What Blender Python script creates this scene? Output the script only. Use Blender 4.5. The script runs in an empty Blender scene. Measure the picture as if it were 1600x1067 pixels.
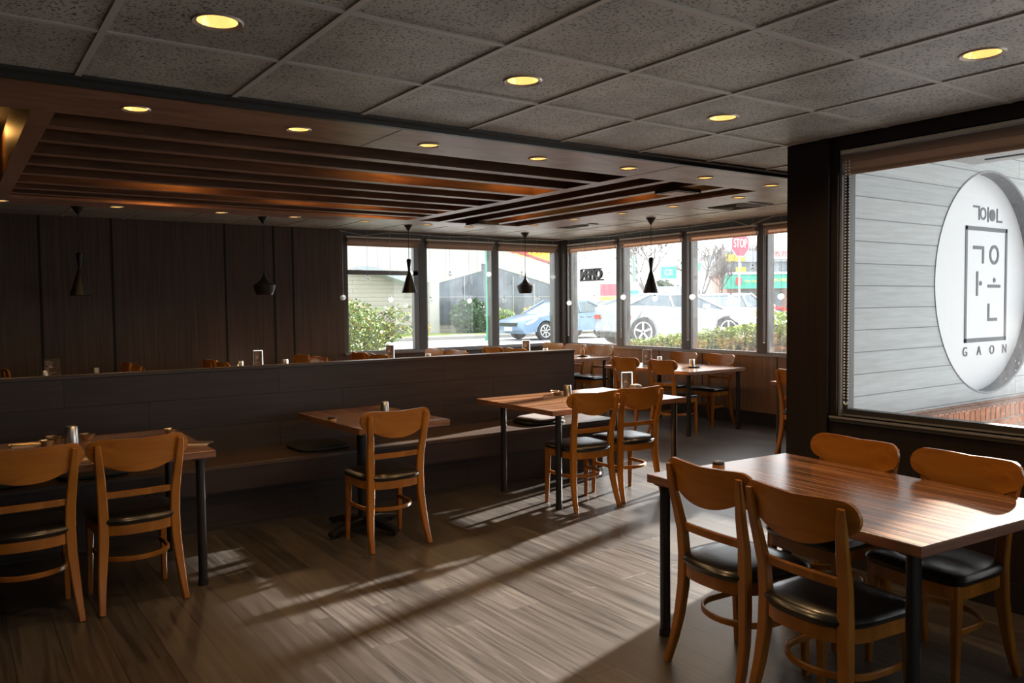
import bpy, bmesh, math, random
from mathutils import Vector, Matrix
random.seed(7)
R = math.radians
SC = bpy.context.scene
COL = SC.collection

# ------------------------------------------------------------------ camera
def make_camera():
    f, yaw, pit, rol, H = 1260.587, 0.611093, -0.04548506, -0.01063132, 1.5
    fw = Vector((math.sin(yaw)*math.cos(pit), math.cos(yaw)*math.cos(pit), math.sin(pit)))
    rt = Vector((math.cos(yaw), -math.sin(yaw), 0)); up = rt.cross(fw)
    c, s = math.cos(rol), math.sin(rol)
    r2 = c*rt + s*up; u2 = -s*rt + c*up
    cd = bpy.data.cameras.new('camera'); cd.sensor_width = 36; cd.sensor_fit = 'HORIZONTAL'
    cd.lens = 36*f/1600; cd.clip_start = .05; cd.clip_end = 500
    o = bpy.data.objects.new('camera', cd); COL.objects.link(o)
    m = Matrix((r2, u2, -fw)).transposed().to_4x4(); m.translation = Vector((0, 0, H))
    o.matrix_world = m; SC.camera = o
make_camera()

# ------------------------------------------------------------------ world, sun, exposure
SC.view_settings.view_transform = 'Standard'; SC.view_settings.look = 'None'
SC.view_settings.exposure = 0.72; SC.view_settings.gamma = 1; SC.view_settings.use_curve_mapping = False
w = bpy.data.worlds.new('World'); SC.world = w; w.use_nodes = True
bg = w.node_tree.nodes['Background']; bg.inputs[0].default_value = (0.93, 0.97, 1.0, 1); bg.inputs[1].default_value = 2.0
sd = bpy.data.lights.new('sun', 'SUN'); sd.energy = 19.0; sd.angle = R(1.3); sd.color = (1, .93, .84)
so = bpy.data.objects.new('sun', sd); COL.objects.link(so)
SUN_AZ, SUN_EL = math.atan2(.25, 1), R(18.2)
sv = Vector((math.cos(SUN_AZ)*math.cos(SUN_EL), math.sin(SUN_AZ)*math.cos(SUN_EL), math.sin(SUN_EL)))
so.rotation_euler = sv.to_track_quat('Z', 'Y').to_euler(); so.location = (30, 8, 12)

# ------------------------------------------------------------------ materials
def nt(name):
    m = bpy.data.materials.new(name); m.use_nodes = True
    return m, m.node_tree.nodes, m.node_tree.links, m.node_tree.nodes['Principled BSDF']
def plain(name, col, rough=.5, metal=0, spec=.5, noise=0, nscale=30, bump=0, coat=0, emis=None, estr=0):
    m, N, L, b = nt(name)
    b.inputs['Base Color'].default_value = (*col, 1); b.inputs['Roughness'].default_value = rough
    b.inputs['Metallic'].default_value = metal; b.inputs['Specular IOR Level'].default_value = spec
    b.inputs['Coat Weight'].default_value = coat
    if emis: b.inputs['Emission Color'].default_value = (*emis, 1); b.inputs['Emission Strength'].default_value = estr
    if noise or bump:
        tc = N.new('ShaderNodeTexCoord'); n = N.new('ShaderNodeTexNoise'); n.inputs['Scale'].default_value = nscale
        n.inputs['Detail'].default_value = 4; L.new(tc.outputs['Object'], n.inputs['Vector'])
        if noise:
            r = N.new('ShaderNodeValToRGB'); r.color_ramp.elements[0].position = .3; r.color_ramp.elements[1].position = .7
            r.color_ramp.elements[0].color = (*[c*(1-noise) for c in col], 1); r.color_ramp.elements[1].color = (*[min(1, c*(1+noise)) for c in col], 1)
            L.new(n.outputs['Fac'], r.inputs['Fac']); L.new(r.outputs['Color'], b.inputs['Base Color'])
        if bump:
            bp = N.new('ShaderNodeBump'); bp.inputs['Strength'].default_value = bump; bp.inputs['Distance'].default_value = .01
            L.new(n.outputs['Fac'], bp.inputs['Height']); L.new(bp.outputs['Normal'], b.inputs['Normal'])
    return m
def wood(name, c1, c2, stretch=(3, 3, 40), rough=.4, spec=.5, coat=0, bump=.05, mid=(.35, .65), distort=.4):
    m, N, L, b = nt(name)
    tc = N.new('ShaderNodeTexCoord'); mp = N.new('ShaderNodeMapping'); mp.inputs['Scale'].default_value = stretch
    n = N.new('ShaderNodeTexNoise'); n.inputs['Scale'].default_value = 1; n.inputs['Detail'].default_value = 6; n.inputs['Distortion'].default_value = distort
    r = N.new('ShaderNodeValToRGB'); r.color_ramp.elements[0].position = mid[0]; r.color_ramp.elements[1].position = mid[1]
    r.color_ramp.elements[0].color = (*c1, 1); r.color_ramp.elements[1].color = (*c2, 1)
    L.new(tc.outputs['Object'], mp.inputs['Vector']); L.new(mp.outputs['Vector'], n.inputs['Vector'])
    L.new(n.outputs['Fac'], r.inputs['Fac']); L.new(r.outputs['Color'], b.inputs['Base Color'])
    b.inputs['Roughness'].default_value = rough; b.inputs['Specular IOR Level'].default_value = spec; b.inputs['Coat Weight'].default_value = coat
    b.inputs['Coat Roughness'].default_value = .2
    if bump:
        bp = N.new('ShaderNodeBump'); bp.inputs['Strength'].default_value = bump; bp.inputs['Distance'].default_value = .004
        L.new(n.outputs['Fac'], bp.inputs['Height']); L.new(bp.outputs['Normal'], b.inputs['Normal'])
    return m
def planks(name, swz, bw, rh, c1, c2, seam, grain, rough=.45, spec=.4, off=.5, mortar=.004, gamt=.5, loc=(0, 0), bumpd=.002, coat=0):
    """brick-patterned boards; swz picks the two object axes (length, height)"""
    m, N, L, b = nt(name)
    tc = N.new('ShaderNodeTexCoord'); sp = N.new('ShaderNodeSeparateXYZ'); cb = N.new('ShaderNodeCombineXYZ')
    L.new(tc.outputs['Object'], sp.inputs[0]); L.new(sp.outputs['XYZ'.index(swz[0])], cb.inputs[0]); L.new(sp.outputs['XYZ'.index(swz[1])], cb.inputs[1])
    mp = N.new('ShaderNodeMapping'); mp.inputs['Location'].default_value = (loc[0], loc[1], 0); L.new(cb.outputs[0], mp.inputs[0])
    br = N.new('ShaderNodeTexBrick'); br.offset = off; br.offset_frequency = 2
    br.inputs['Scale'].default_value = 1; br.inputs['Brick Width'].default_value = bw; br.inputs['Row Height'].default_value = rh
    br.inputs['Mortar Size'].default_value = mortar; br.inputs['Mortar Smooth'].default_value = .1; br.inputs['Bias'].default_value = 0
    br.inputs['Color1'].default_value = (*c1, 1); br.inputs['Color2'].default_value = (*c2, 1); br.inputs['Mortar'].default_value = (*seam, 1)
    L.new(mp.outputs[0], br.inputs['Vector'])
    g = N.new('ShaderNodeMapping'); g.inputs['Scale'].default_value = (*grain, 1); L.new(cb.outputs[0], g.inputs[0])
    # shift the grain per board so boards differ
    ad = N.new('ShaderNodeVectorMath'); ad.operation = 'ADD'; L.new(g.outputs[0], ad.inputs[0])
    sc = N.new('ShaderNodeVectorMath'); sc.operation = 'SCALE'; sc.inputs['Scale'].default_value = 60; L.new(br.outputs['Color'], sc.inputs[0]); L.new(sc.outputs[0], ad.inputs[1])
    n = N.new('ShaderNodeTexNoise'); n.inputs['Scale'].default_value = 1; n.inputs['Detail'].default_value = 6; n.inputs['Distortion'].default_value = .6
    L.new(ad.outputs[0], n.inputs['Vector'])
    r = N.new('ShaderNodeValToRGB'); r.color_ramp.elements[0].position = .3; r.color_ramp.elements[1].position = .7
    r.color_ramp.elements[0].color = (1-gamt,)*3+(1,); r.color_ramp.elements[1].color = (1+gamt*.6,)*3+(1,)
    L.new(n.outputs['Fac'], r.inputs['Fac'])
    mx = N.new('ShaderNodeMix'); mx.data_type = 'RGBA'; mx.blend_type = 'MULTIPLY'; mx.inputs[0].default_value = 1
    L.new(br.outputs['Color'], mx.inputs[6]); L.new(r.outputs['Color'], mx.inputs[7]); L.new(mx.outputs[2], b.inputs['Base Color'])
    b.inputs['Roughness'].default_value = rough; b.inputs['Specular IOR Level'].default_value = spec; b.inputs['Coat Weight'].default_value = coat; b.inputs['Coat Roughness'].default_value = .3
    rr = N.new('ShaderNodeMapRange'); rr.inputs[3].default_value = rough-.08; rr.inputs[4].default_value = rough+.12
    L.new(n.outputs['Fac'], rr.inputs[0]); L.new(rr.outputs[0], b.inputs['Roughness'])
    iv = N.new('ShaderNodeMath'); iv.operation = 'MULTIPLY_ADD'; iv.inputs[1].default_value = -1; L.new(br.outputs['Fac'], iv.inputs[0])
    gm = N.new('ShaderNodeMath'); gm.operation = 'MULTIPLY'; gm.inputs[1].default_value = .25; L.new(n.outputs['Fac'], gm.inputs[0]); L.new(gm.outputs[0], iv.inputs[2])
    bp = N.new('ShaderNodeBump'); bp.inputs['Strength'].default_value = .5; bp.inputs['Distance'].default_value = bumpd
    L.new(iv.outputs[0], bp.inputs['Height']); L.new(bp.outputs['Normal'], b.inputs['Normal'])
    return m
def tile_mat(name, col):
    m, N, L, b = nt(name)
    tc = N.new('ShaderNodeTexCoord'); v = N.new('ShaderNodeTexVoronoi'); v.inputs['Scale'].default_value = 70; L.new(tc.outputs['Object'], v.inputs['Vector'])
    n2 = N.new('ShaderNodeTexNoise'); n2.inputs['Scale'].default_value = 60; n2.inputs['Detail'].default_value = 3; L.new(tc.outputs['Object'], n2.inputs['Vector'])
    s = N.new('ShaderNodeMath'); s.operation = 'MULTIPLY'; L.new(v.outputs['Distance'], s.inputs[0]); L.new(n2.outputs['Fac'], s.inputs[1])
    r = N.new('ShaderNodeValToRGB'); r.color_ramp.elements[0].position = .12; r.color_ramp.elements[1].position = .19
    r.color_ramp.elements[0].color = (*[c*.25 for c in col], 1); r.color_ramp.elements[1].color = (*col, 1); L.new(s.outputs[0], r.inputs['Fac'])
    n = N.new('ShaderNodeTexNoise'); n.inputs['Scale'].default_value = 3.5; n.inputs['Detail'].default_value = 4; L.new(tc.outputs['Object'], n.inputs['Vector'])
    r2 = N.new('ShaderNodeValToRGB'); r2.color_ramp.elements[0].color = (.75,)*3+(1,); r2.color_ramp.elements[1].color = (1.15,)*3+(1,)
    r2.color_ramp.elements[0].position = .35; r2.color_ramp.elements[1].position = .65; L.new(n.outputs['Fac'], r2.inputs['Fac'])
    mx = N.new('ShaderNodeMix'); mx.data_type = 'RGBA'; mx.blend_type = 'MULTIPLY'; mx.inputs[0].default_value = 1
    L.new(r.outputs['Color'], mx.inputs[6]); L.new(r2.outputs['Color'], mx.inputs[7]); L.new(mx.outputs[2], b.inputs['Base Color'])
    b.inputs['Roughness'].default_value = .45; b.inputs['Specular IOR Level'].default_value = .6
    bp = N.new('ShaderNodeBump'); bp.inputs['Strength'].default_value = .4; bp.inputs['Distance'].default_value = .004
    L.new(r.outputs['Color'], bp.inputs['Height']); L.new(bp.outputs['Normal'], b.inputs['Normal'])
    return m
def glass_mat(name, dirt=.07, tint=(.96, .98, .98)):
    m, N, L, b = nt(name); N.remove(b); out = N['Material Output']
    tr = N.new('ShaderNodeBsdfTransparent'); tr.inputs[0].default_value = (*tint, 1)
    gl = N.new('ShaderNodeBsdfGlossy'); gl.inputs['Roughness'].default_value = .02; gl.inputs[0].default_value = (1, 1, 1, 1)
    tl = N.new('ShaderNodeBsdfTranslucent'); tl.inputs[0].default_value = (.95, .97, 1, 1)
    m1 = N.new('ShaderNodeMixShader'); m1.inputs[0].default_value = .05; L.new(tr.outputs[0], m1.inputs[1]); L.new(gl.outputs[0], m1.inputs[2])
    tc = N.new('ShaderNodeTexCoord'); mp = N.new('ShaderNodeMapping'); mp.inputs['Scale'].default_value = (22, 22, 5); L.new(tc.outputs['Object'], mp.inputs[0])
    n = N.new('ShaderNodeTexNoise'); n.inputs['Scale'].default_value = 1; n.inputs['Detail'].default_value = 5; L.new(mp.outputs[0], n.inputs[0])
    n2 = N.new('ShaderNodeTexNoise'); n2.inputs['Scale'].default_value = 110; n2.inputs['Detail'].default_value = 1; L.new(tc.outputs['Object'], n2.inputs[0])
    sp = N.new('ShaderNodeMapRange'); sp.inputs[1].default_value = .70; sp.inputs[2].default_value = .76; sp.inputs[3].default_value = 0; sp.inputs[4].default_value = .10; L.new(n2.outputs['Fac'], sp.inputs[0])
    rg = N.new('ShaderNodeMapRange'); rg.inputs[1].default_value = .35; rg.inputs[2].default_value = .75; rg.inputs[3].default_value = dirt*.6; rg.inputs[4].default_value = dirt*1.8; L.new(n.outputs['Fac'], rg.inputs[0])
    a = N.new('ShaderNodeMath'); a.operation = 'ADD'; L.new(sp.outputs[0], a.inputs[0]); L.new(rg.outputs[0], a.inputs[1])
    m2 = N.new('ShaderNodeMixShader'); L.new(a.outputs[0], m2.inputs[0]); L.new(m1.outputs[0], m2.inputs[1]); L.new(tl.outputs[0], m2.inputs[2])
    L.new(m2.outputs[0], out.inputs[0]); return m
def brick_mat(name, swz, bw, rh, c1, c2, mort):
    return planks(name, swz, bw, rh, c1, c2, mort, (20, 20), rough=.85, spec=.2, mortar=.008, gamt=.35, bumpd=.01)

M = {}
M['floor'] = planks('floor_planks', 'YX', 1.22, .185, (.046, .038, .034), (.092, .078, .068), (.02, .016, .013), (1.8, 38), rough=.35, spec=.9, off=.37, mortar=.0022, gamt=.6, bumpd=.001, coat=0)
M['booth'] = planks('booth_planks', 'XZ', 1.42, .209, (.036, .026, .024), (.047, .034, .031), (.012, .009, .008), (2, 30), rough=.42, spec=.45, off=.36, mortar=.003, gamt=.25, loc=(.3, -.023))
M['booth_cap'] = wood('booth_cap_wood', (.035, .024, .02), (.06, .042, .036), (2, 40, 40), rough=.35, spec=.5)
M['bench'] = wood('bench_wood', (.05, .032, .024), (.085, .055, .042), (2, 40, 40), rough=.38)
M['bench_lip'] = wood('bench_apron_wood', (.022, .011, .010), (.035, .018, .015), (2, 40, 40), rough=.45)
M['panel'] = wood('dark_wall_panel', (.062, .041, .030), (.092, .063, .047), (45, 45, 1.2), rough=.5, spec=.35)
M['wains'] = wood('walnut_wainscot', (.20, .118, .072), (.26, .16, .10), (30, 30, 1.0), rough=.45, spec=.4)
M['pillar'] = wood('near_black_panel', (.010, .006, .0065), (.016, .009, .009), (45, 45, 1.2), rough=.5, spec=.35)
M['black'] = plain('black_paint', (.012, .012, .013), .45)
M['groove'] = plain('groove_shadow_gap', (.006, .005, .005), .8)
M['header'] = plain('charcoal_header', (.075, .073, .070), .5, noise=.1)
M['alu'] = plain('dark_aluminium', (.16, .16, .165), .4, metal=.3, noise=.06)
M['alu_l'] = plain('grey_aluminium', (.32, .32, .33), .35, metal=.5)
M['tile'] = tile_mat('ceiling_tile', (.40, .40, .375))
M['tbar'] = plain('ceiling_grid_bar', (.46, .455, .43), .4)
M['soffit'] = wood('soffit_plywood', (.20, .100, .062), (.34, .185, .125), (3, 9, 3), rough=.4, spec=.6, distort=1.2)
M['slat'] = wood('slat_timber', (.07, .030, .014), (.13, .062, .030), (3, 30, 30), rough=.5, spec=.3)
M['slat_edge'] = wood('slat_underside_pale_wood', (.21, .105, .065), (.32, .175, .115), (3, 30, 30), rough=.42, spec=.5)  # paler wood colour for the downward slat faces only
M['recess'] = wood('recess_boards', (.03, .022, .018), (.05, .036, .028), (2, 30, 30), rough=.7)
M['trimk'] = plain('dark_edge_trim', (.03, .03, .03), .4)
M['chair'] = wood('chair_beech_stain', (.255, .088, .009), (.385, .150, .019), (9, 9, 3), rough=.36, spec=.35, coat=.12, bump=0, distort=.8)
M['chair_back'] = wood('chair_back_veneer', (.255, .085, .008), (.39, .152, .019), (2.5, 14, 14), rough=.34, spec=.35, coat=.15, bump=0, distort=1)
M['vinyl'] = plain('black_vinyl', (.009, .009, .010), .28, spec=.6, bump=.05, nscale=14, coat=.25)
M['vinyl'].node_tree.nodes['Principled BSDF'].inputs['Coat Roughness'].default_value = .2
M['ttop'] = wood('table_top_laminate', (.105, .043, .018), (.40, .19, .092), (58, 1.0, 30), rough=.25, spec=.6, coat=.5, bump=.02, mid=(.44, .58), distort=.1)
M['tedge'] = wood('table_edge_veneer', (.15, .065, .035), (.27, .13, .075), (3, 3, 60), rough=.45)
M['steel'] = plain('brushed_steel', (.62, .60, .57), .28, metal=1)
M['blackm'] = plain('black_metal', (.012, .012, .013), .35, spec=.6)
M['dlring'] = plain('downlight_ring', (.45, .40, .37), .35, metal=.4)
M['gold'] = plain('self_lit_gold_reflector', (.95, .62, .22), .22, metal=1, emis=(1, .55, .16), estr=.9)  # emission on the reflector stands in for bulb light falling on it
M['bulb'] = plain('warm_bulb', (1, .8, .5), .4, emis=(1, .66, .30), estr=9)
M['puck'] = plain('puck_glow', (1, .8, .5), .4, emis=(1, .55, .15), estr=4)
M['fixwhite'] = plain('frosted_diffuser', (.55, .53, .50), .5)
M['pend'] = plain('black_spun_brass', (.010, .008, .007), .45, spec=.3)
M['pend_in'] = plain('hammered_brass_inside', (.55, .32, .12), .3, metal=1)
M['cord'] = plain('black_flex', (.01, .01, .01), .6)
def fabric_mat(name, col):
    m, N, L, b = nt(name); b.inputs['Base Color'].default_value = (*col, 1); b.inputs['Roughness'].default_value = .9
    tl = N.new('ShaderNodeBsdfTranslucent'); tl.inputs[0].default_value = (*col, 1); mx = N.new('ShaderNodeMixShader'); mx.inputs[0].default_value = .45
    L.new(b.outputs[0], mx.inputs[1]); L.new(tl.outputs[0], mx.inputs[2]); L.new(mx.outputs[0], N['Material Output'].inputs[0]); return m
M['blind'] = fabric_mat('brown_blind_fabric', (.46, .34, .27))
M['blind_d'] = plain('dark_roll_fabric', (.22, .16, .13), .8)
M['rail'] = plain('pale_headrail', (.55, .54, .51), .35)
M['bead'] = plain('clear_plastic_beads', (.8, .8, .8), .15, spec=.8)
M['wire'] = plain('clear_wire', (.45, .45, .44), .3)
M['globe'] = glass_mat('thin_globe_glass', .16)
M['globe_core'] = plain('globe_filling', (.8, .8, .78), .2, spec=.8)
M['glass'] = glass_mat('window_glass', .016)
M['acrylic'] = glass_mat('acrylic_sheet', .14)
M['paper'] = plain('menu_paper', (.11, .075, .065), .5, noise=.5, nscale=60)
M['napkin'] = plain('napkin_paper', (.68, .56, .46), .8)
M['tray'] = plain('dark_dish', (.05, .045, .04), .3)
M['amber'] = plain('amber_base', (.45, .22, .06), .3)
M['fabric_g'] = plain('grey_felt_pad', (.16, .125, .115), .95, noise=.15, nscale=60)
M['fabric_k'] = plain('dark_pad_fabric', (.022, .028, .028), .6, noise=.1)
M['greyboard'] = planks('painted_grey_boards', 'XZ', 7.9, .1385, (.52, .555, .58), (.565, .60, .62), (.26, .28, .29), (3, 45), rough=.75, spec=.25, off=.4, mortar=.0035, gamt=.12, loc=(1.1, -.072), bumpd=.008)
M['signface'] = plain('white_sign_face', (.68, .70, .73), .35, noise=.02, nscale=2)
M['signink'] = plain('sign_grey_ink', (.09, .10, .12), .5)
M['signrim'] = plain('sign_recess_rim', (.20, .21, .23), .55, noise=.15)
M['brick_face'] = brick_mat('red_brick_face', 'XZ', .205, .072, (.42, .17, .10), (.52, .23, .14), (.36, .31, .27))
M['brick_cap'] = brick_mat('red_brick_rowlock', 'XY', .074, .4, (.50, .29, .22), (.60, .36, .28), (.14, .09, .07))
M['brick_sol'] = brick_mat('red_brick_rowlock_front', 'XZ', .074, .4, (.45, .18, .10), (.56, .25, .15), (.16, .10, .07))
M['stucco'] = plain('eave_soffit_paint', (.42, .43, .44), .8, noise=.1)
M['asphalt'] = plain('pale_asphalt', (.36, .36, .36), .9, noise=.15, nscale=6)
M['grass'] = plain('short_grass', (.22, .30, .07), .9, noise=.3, nscale=20)
M['kerb'] = plain('concrete_kerb', (.32, .31, .29), .85, noise=.1)
M['siding'] = planks('beige_lap_siding', 'XZ', 9, .17, (.42, .39, .345), (.45, .42, .37), (.25, .22, .19), (1, 8), rough=.8, spec=.2, mortar=.008, gamt=.05, bumpd=.01)
M['fascia'] = planks('cream_fascia_panels', 'ZX', 9, 1.62, (.50, .485, .45), (.52, .505, .465), (.38, .37, .35), (1, 2), rough=.7, spec=.2, off=0, mortar=.02, gamt=.03)
M['dglass'] = plain('dark_shop_glass', (.10, .125, .15), .12, spec=.7, noise=.4, nscale=1.5)
M['redtrim'] = plain('red_roof_trim', (.48, .09, .10), .5)
M['yellow'] = plain('yellow_sign_panel', (.85, .62, .04), .4)
M['redlet'] = plain('red_letters', (.70, .05, .04), .4)
M['greenpole'] = plain('green_pole_paint', (.06, .36, .22), .4)
M['leaf'] = plain('bright_leaf', (.17, .27, .04), .55, noise=.5, nscale=3)
M['leaf2'] = plain('yellow_green_leaf', (.36, .42, .08), .55, noise=.4, nscale=3)
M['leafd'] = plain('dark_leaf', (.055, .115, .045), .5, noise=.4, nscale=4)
M['leafy'] = plain('yellow_leaf', (.55, .42, .05), .6)
M['berry'] = plain('orange_berry', (.65, .16, .05), .5)
M['twig'] = plain('brown_twig', (.20, .10, .06), .85, noise=.2)
M['bark'] = plain('grey_bark', (.13, .11, .10), .85)
M['mulch'] = plain('orange_leaf_litter', (.42, .20, .09), .9, noise=.3, nscale=14)
M['carblue'] = plain('pale_blue_car_paint', (.15, .26, .40), .3, metal=.2, coat=.6)
M['carwhite'] = plain('white_car_paint', (.37, .40, .43), .3, coat=.3)
M['carblue2'] = plain('deep_blue_car_paint', (.05, .10, .33), .25, coat=.6)
M['carred'] = plain('red_car_paint', (.62, .05, .04), .25, coat=.6)
M['carglass'] = plain('car_glass', (.10, .14, .17), .15, spec=.5)
M['tyre'] = plain('tyre_rubber', (.04, .04, .045), .8)
M['rim'] = plain('alloy_rim', (.6, .61, .62), .3, metal=.6)
M['headl'] = plain('headlamp_lens', (.7, .72, .75), .1, spec=.8)
M['taill'] = plain('tail_lamp_red', (.4, .03, .03), .2)
M['plate'] = plain('licence_plate', (.6, .62, .62), .4)
M['stopred'] = plain('stop_sign_red', (.48, .05, .09), .4)
M['white'] = plain('white_paint', (.75, .76, .77), .45)
M['mallgrey'] = plain('grey_parapet', (.33, .37, .40), .7, noise=.05)
M['mallbrick'] = plain('pinkish_brick', (.46, .27, .22), .8, noise=.1)
M['awning'] = plain('green_awning', (.03, .34, .23), .6)
M['mglass'] = plain('distant_glass', (.16, .20, .23), .15)
M['ylet'] = plain('yellow_letters', (.80, .68, .12), .5)
M['gsign'] = plain('green_road_sign', (.02, .42, .27), .4)
M['beige'] = plain('beige_render', (.55, .50, .38), .8)
M['bluewall'] = plain('pale_blue_hoarding', (.45, .52, .66), .7)
M['steelpole'] = plain('galvanised_pole', (.40, .45, .47), .4)

# ------------------------------------------------------------------ helpers
def obj(name, bm, mat, parent=None, smooth=False, loc=None, rz=0):
    me = bpy.data.meshes.new(name); bmesh.ops.recalc_face_normals(bm, faces=bm.faces); bm.to_mesh(me); bm.free()
    mats = mat if isinstance(mat, (list, tuple)) else [mat]
    for x in mats: me.materials.append(x)
    if smooth:
        for p in me.polygons: p.use_smooth = True
        me.set_sharp_from_angle(angle=R(40))
    o = bpy.data.objects.new(name, me); COL.objects.link(o)
    if parent: o.parent = parent
    if loc: o.location = loc
    if rz: o.rotation_euler = (0, 0, rz)
    return o
def tag(o, label, cat, group=None, kind=None):
    o['label'] = label; o['category'] = cat
    if group: o['group'] = group
    if kind: o['kind'] = kind
    return o
def thing(name, label, cat, loc=(0, 0, 0), rz=0, group=None):
    o = bpy.data.objects.new(name, None); COL.objects.link(o); o.location = loc; o.rotation_euler = (0, 0, rz)
    o.empty_display_size = .1
    return tag(o, label, cat, group)
def struct(o):
    o['kind'] = 'structure'; return o
def dup(root, loc, rz, label, group=None, scale=1):
    r = root.copy(); COL.objects.link(r); r.location = loc; r.rotation_euler = (0, 0, rz); r.scale = (scale,)*3
    r['label'] = label
    if group: r['group'] = group
    for ch in list(root.children):
        c = ch.copy(); COL.objects.link(c); c.parent = r
        for g in list(ch.children):
            d = g.copy(); COL.objects.link(d); d.parent = c
    return r
def box(bm, x0, x1, y0, y1, z0, z1, mi=0, bev=0):
    v = [bm.verts.new((x, y, z)) for x in (x0, x1) for y in (y0, y1) for z in (z0, z1)]
    F = [bm.faces.new([v[i] for i in q]) for q in ((0, 1, 3, 2), (4, 6, 7, 5), (0, 4, 5, 1), (2, 3, 7, 6), (0, 2, 6, 4), (1, 5, 7, 3))]
    for f_ in F: f_.material_index = mi
    if bev:
        es = set(e for f_ in F for e in f_.edges)
        bmesh.ops.bevel(bm, geom=list(es), offset=bev, segments=1, affect='EDGES')
    return bm
def B(*a, **k): return box(bmesh.new(), *a, **k)
def tube(bm, pts, r, n=8, cap=True, mi=0):
    pts = [Vector(p) for p in pts]; rr = r if isinstance(r, (list, tuple)) else [r]*len(pts)
    rings = []; ref = None
    for i, p in enumerate(pts):
        t = (pts[min(i+1, len(pts)-1)]-pts[max(i-1, 0)]).normalized()
        if ref is None: ref = Vector((0, 0, 1)) if abs(t.z) < .9 else Vector((1, 0, 0))
        a = (ref - t*ref.dot(t)).normalized(); b_ = t.cross(a); ref = a
        rings.append([bm.verts.new(p + (a*math.cos(2*math.pi*k/n)+b_*math.sin(2*math.pi*k/n))*rr[i]) for k in range(n)])
    for i in range(len(rings)-1):
        for k in range(n):
            f_ = bm.faces.new((rings[i][k], rings[i][(k+1) % n], rings[i+1][(k+1) % n], rings[i+1][k])); f_.material_index = mi
    if cap and n > 2: bm.faces.new(rings[0][::-1]).material_index = mi; bm.faces.new(rings[-1]).material_index = mi
    return bm
def lathe(bm, prof, n=24, cx=0, cy=0, mi=0, close=False):
    rings = [[bm.verts.new((cx+r*math.cos(2*math.pi*k/n), cy+r*math.sin(2*math.pi*k/n), z)) for k in range(n)] for r, z in prof]
    if close: rings.append(rings[0])
    for i in range(len(rings)-1):
        for k in range(n):
            bm.faces.new((rings[i][k], rings[i][(k+1) % n], rings[i+1][(k+1) % n], rings[i+1][k])).material_index = mi
    if not close:
        if prof[0][0] < .02 or True:
            pass
    return bm
def cyl(bm, cx, cy, z0, z1, r0, r1=None, n=20, mi=0):
    r1 = r0 if r1 is None else r1
    a = [bm.verts.new((cx+r0*math.cos(2*math.pi*k/n), cy+r0*math.sin(2*math.pi*k/n), z0)) for k in range(n)]
    b_ = [bm.verts.new((cx+r1*math.cos(2*math.pi*k/n), cy+r1*math.sin(2*math.pi*k/n), z1)) for k in range(n)]
    for k in range(n): bm.faces.new((a[k], a[(k+1) % n], b_[(k+1) % n], b_[k])).material_index = mi
    bm.faces.new(a[::-1]).material_index = mi; bm.faces.new(b_).material_index = mi
    return bm
def sweep(bm, pts, ws, ds, side=None, ch=.004):
    """rectangular section with chamfered corners swept along pts; w is along 'side', d across it"""
    pts = [Vector(p) for p in pts]; n = len(pts)
    ws = ws if isinstance(ws, (list, tuple)) else [ws]*n; ds = ds if isinstance(ds, (list, tuple)) else [ds]*n
    rings = []
    for i, p in enumerate(pts):
        t = (pts[min(i+1, n-1)]-pts[max(i-1, 0)]).normalized()
        s = Vector(side) if side else Vector((0, 0, 1)); s = (s - t*s.dot(t)).normalized(); u = t.cross(s)
        w2, d2 = ws[i]/2, ds[i]/2
        ring = []
        for a, b_ in ((-w2+ch, -d2), (w2-ch, -d2), (w2, -d2+ch), (w2, d2-ch), (w2-ch, d2), (-w2+ch, d2), (-w2, d2-ch), (-w2, -d2+ch)):
            ring.append(bm.verts.new(p+s*a+u*b_))
        rings.append(ring)
    for i in range(n-1):
        for k in range(8): bm.faces.new((rings[i][k], rings[i][(k+1) % 8], rings[i+1][(k+1) % 8], rings[i+1][k]))
    bm.faces.new(rings[0][::-1]); bm.faces.new(rings[-1])
    return bm
def ico(bm, c, r, sub=2):
    q = bmesh.ops.create_icosphere(bm, subdivisions=sub, radius=r)
    bmesh.ops.translate(bm, verts=q['verts'], vec=c); return bm
def prism(bm, poly, axis, a, b_, mi=0):
    """extrude 2D poly between a and b_ along axis ('x': poly=(y,z), 'y': (x,z), 'z': (x,y))"""
    def P(p, t): return {'x': (t, p[0], p[1]), 'y': (p[0], t, p[1]), 'z': (p[0], p[1], t)}[axis]
    va = [bm.verts.new(P(p, a)) for p in poly]; vb = [bm.verts.new(P(p, b_)) for p in poly]; n = len(poly)
    for k in range(n): bm.faces.new((va[k], va[(k+1) % n], vb[(k+1) % n], vb[k])).material_index = mi
    bm.faces.new(va[::-1]).material_index = mi; bm.faces.new(vb).material_index = mi
    return bm
def text_mesh(name, s, size, mat, parent, mtx, extr=.004, align='CENTER', space=1, yscale=1, bold=0):
    cu = bpy.data.curves.new(name, 'FONT'); cu.body = s; cu.size = size; cu.extrude = extr; cu.align_x = align; cu.align_y = 'CENTER'; cu.space_character = space; cu.resolution_u = 3; cu.offset = bold
    t = bpy.data.objects.new(name+'_c', cu); COL.objects.link(t)
    dg = bpy.context.evaluated_depsgraph_get(); me = bpy.data.meshes.new_from_object(t.evaluated_get(dg))
    bpy.data.objects.remove(t); me.transform(mtx @ Matrix.Diagonal((1, yscale, 1, 1)))
    me.materials.clear(); me.materials.append(mat); me.name = name
    o = bpy.data.objects.new(name, me); COL.objects.link(o)
    if parent: o.parent = parent
    return o
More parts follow.
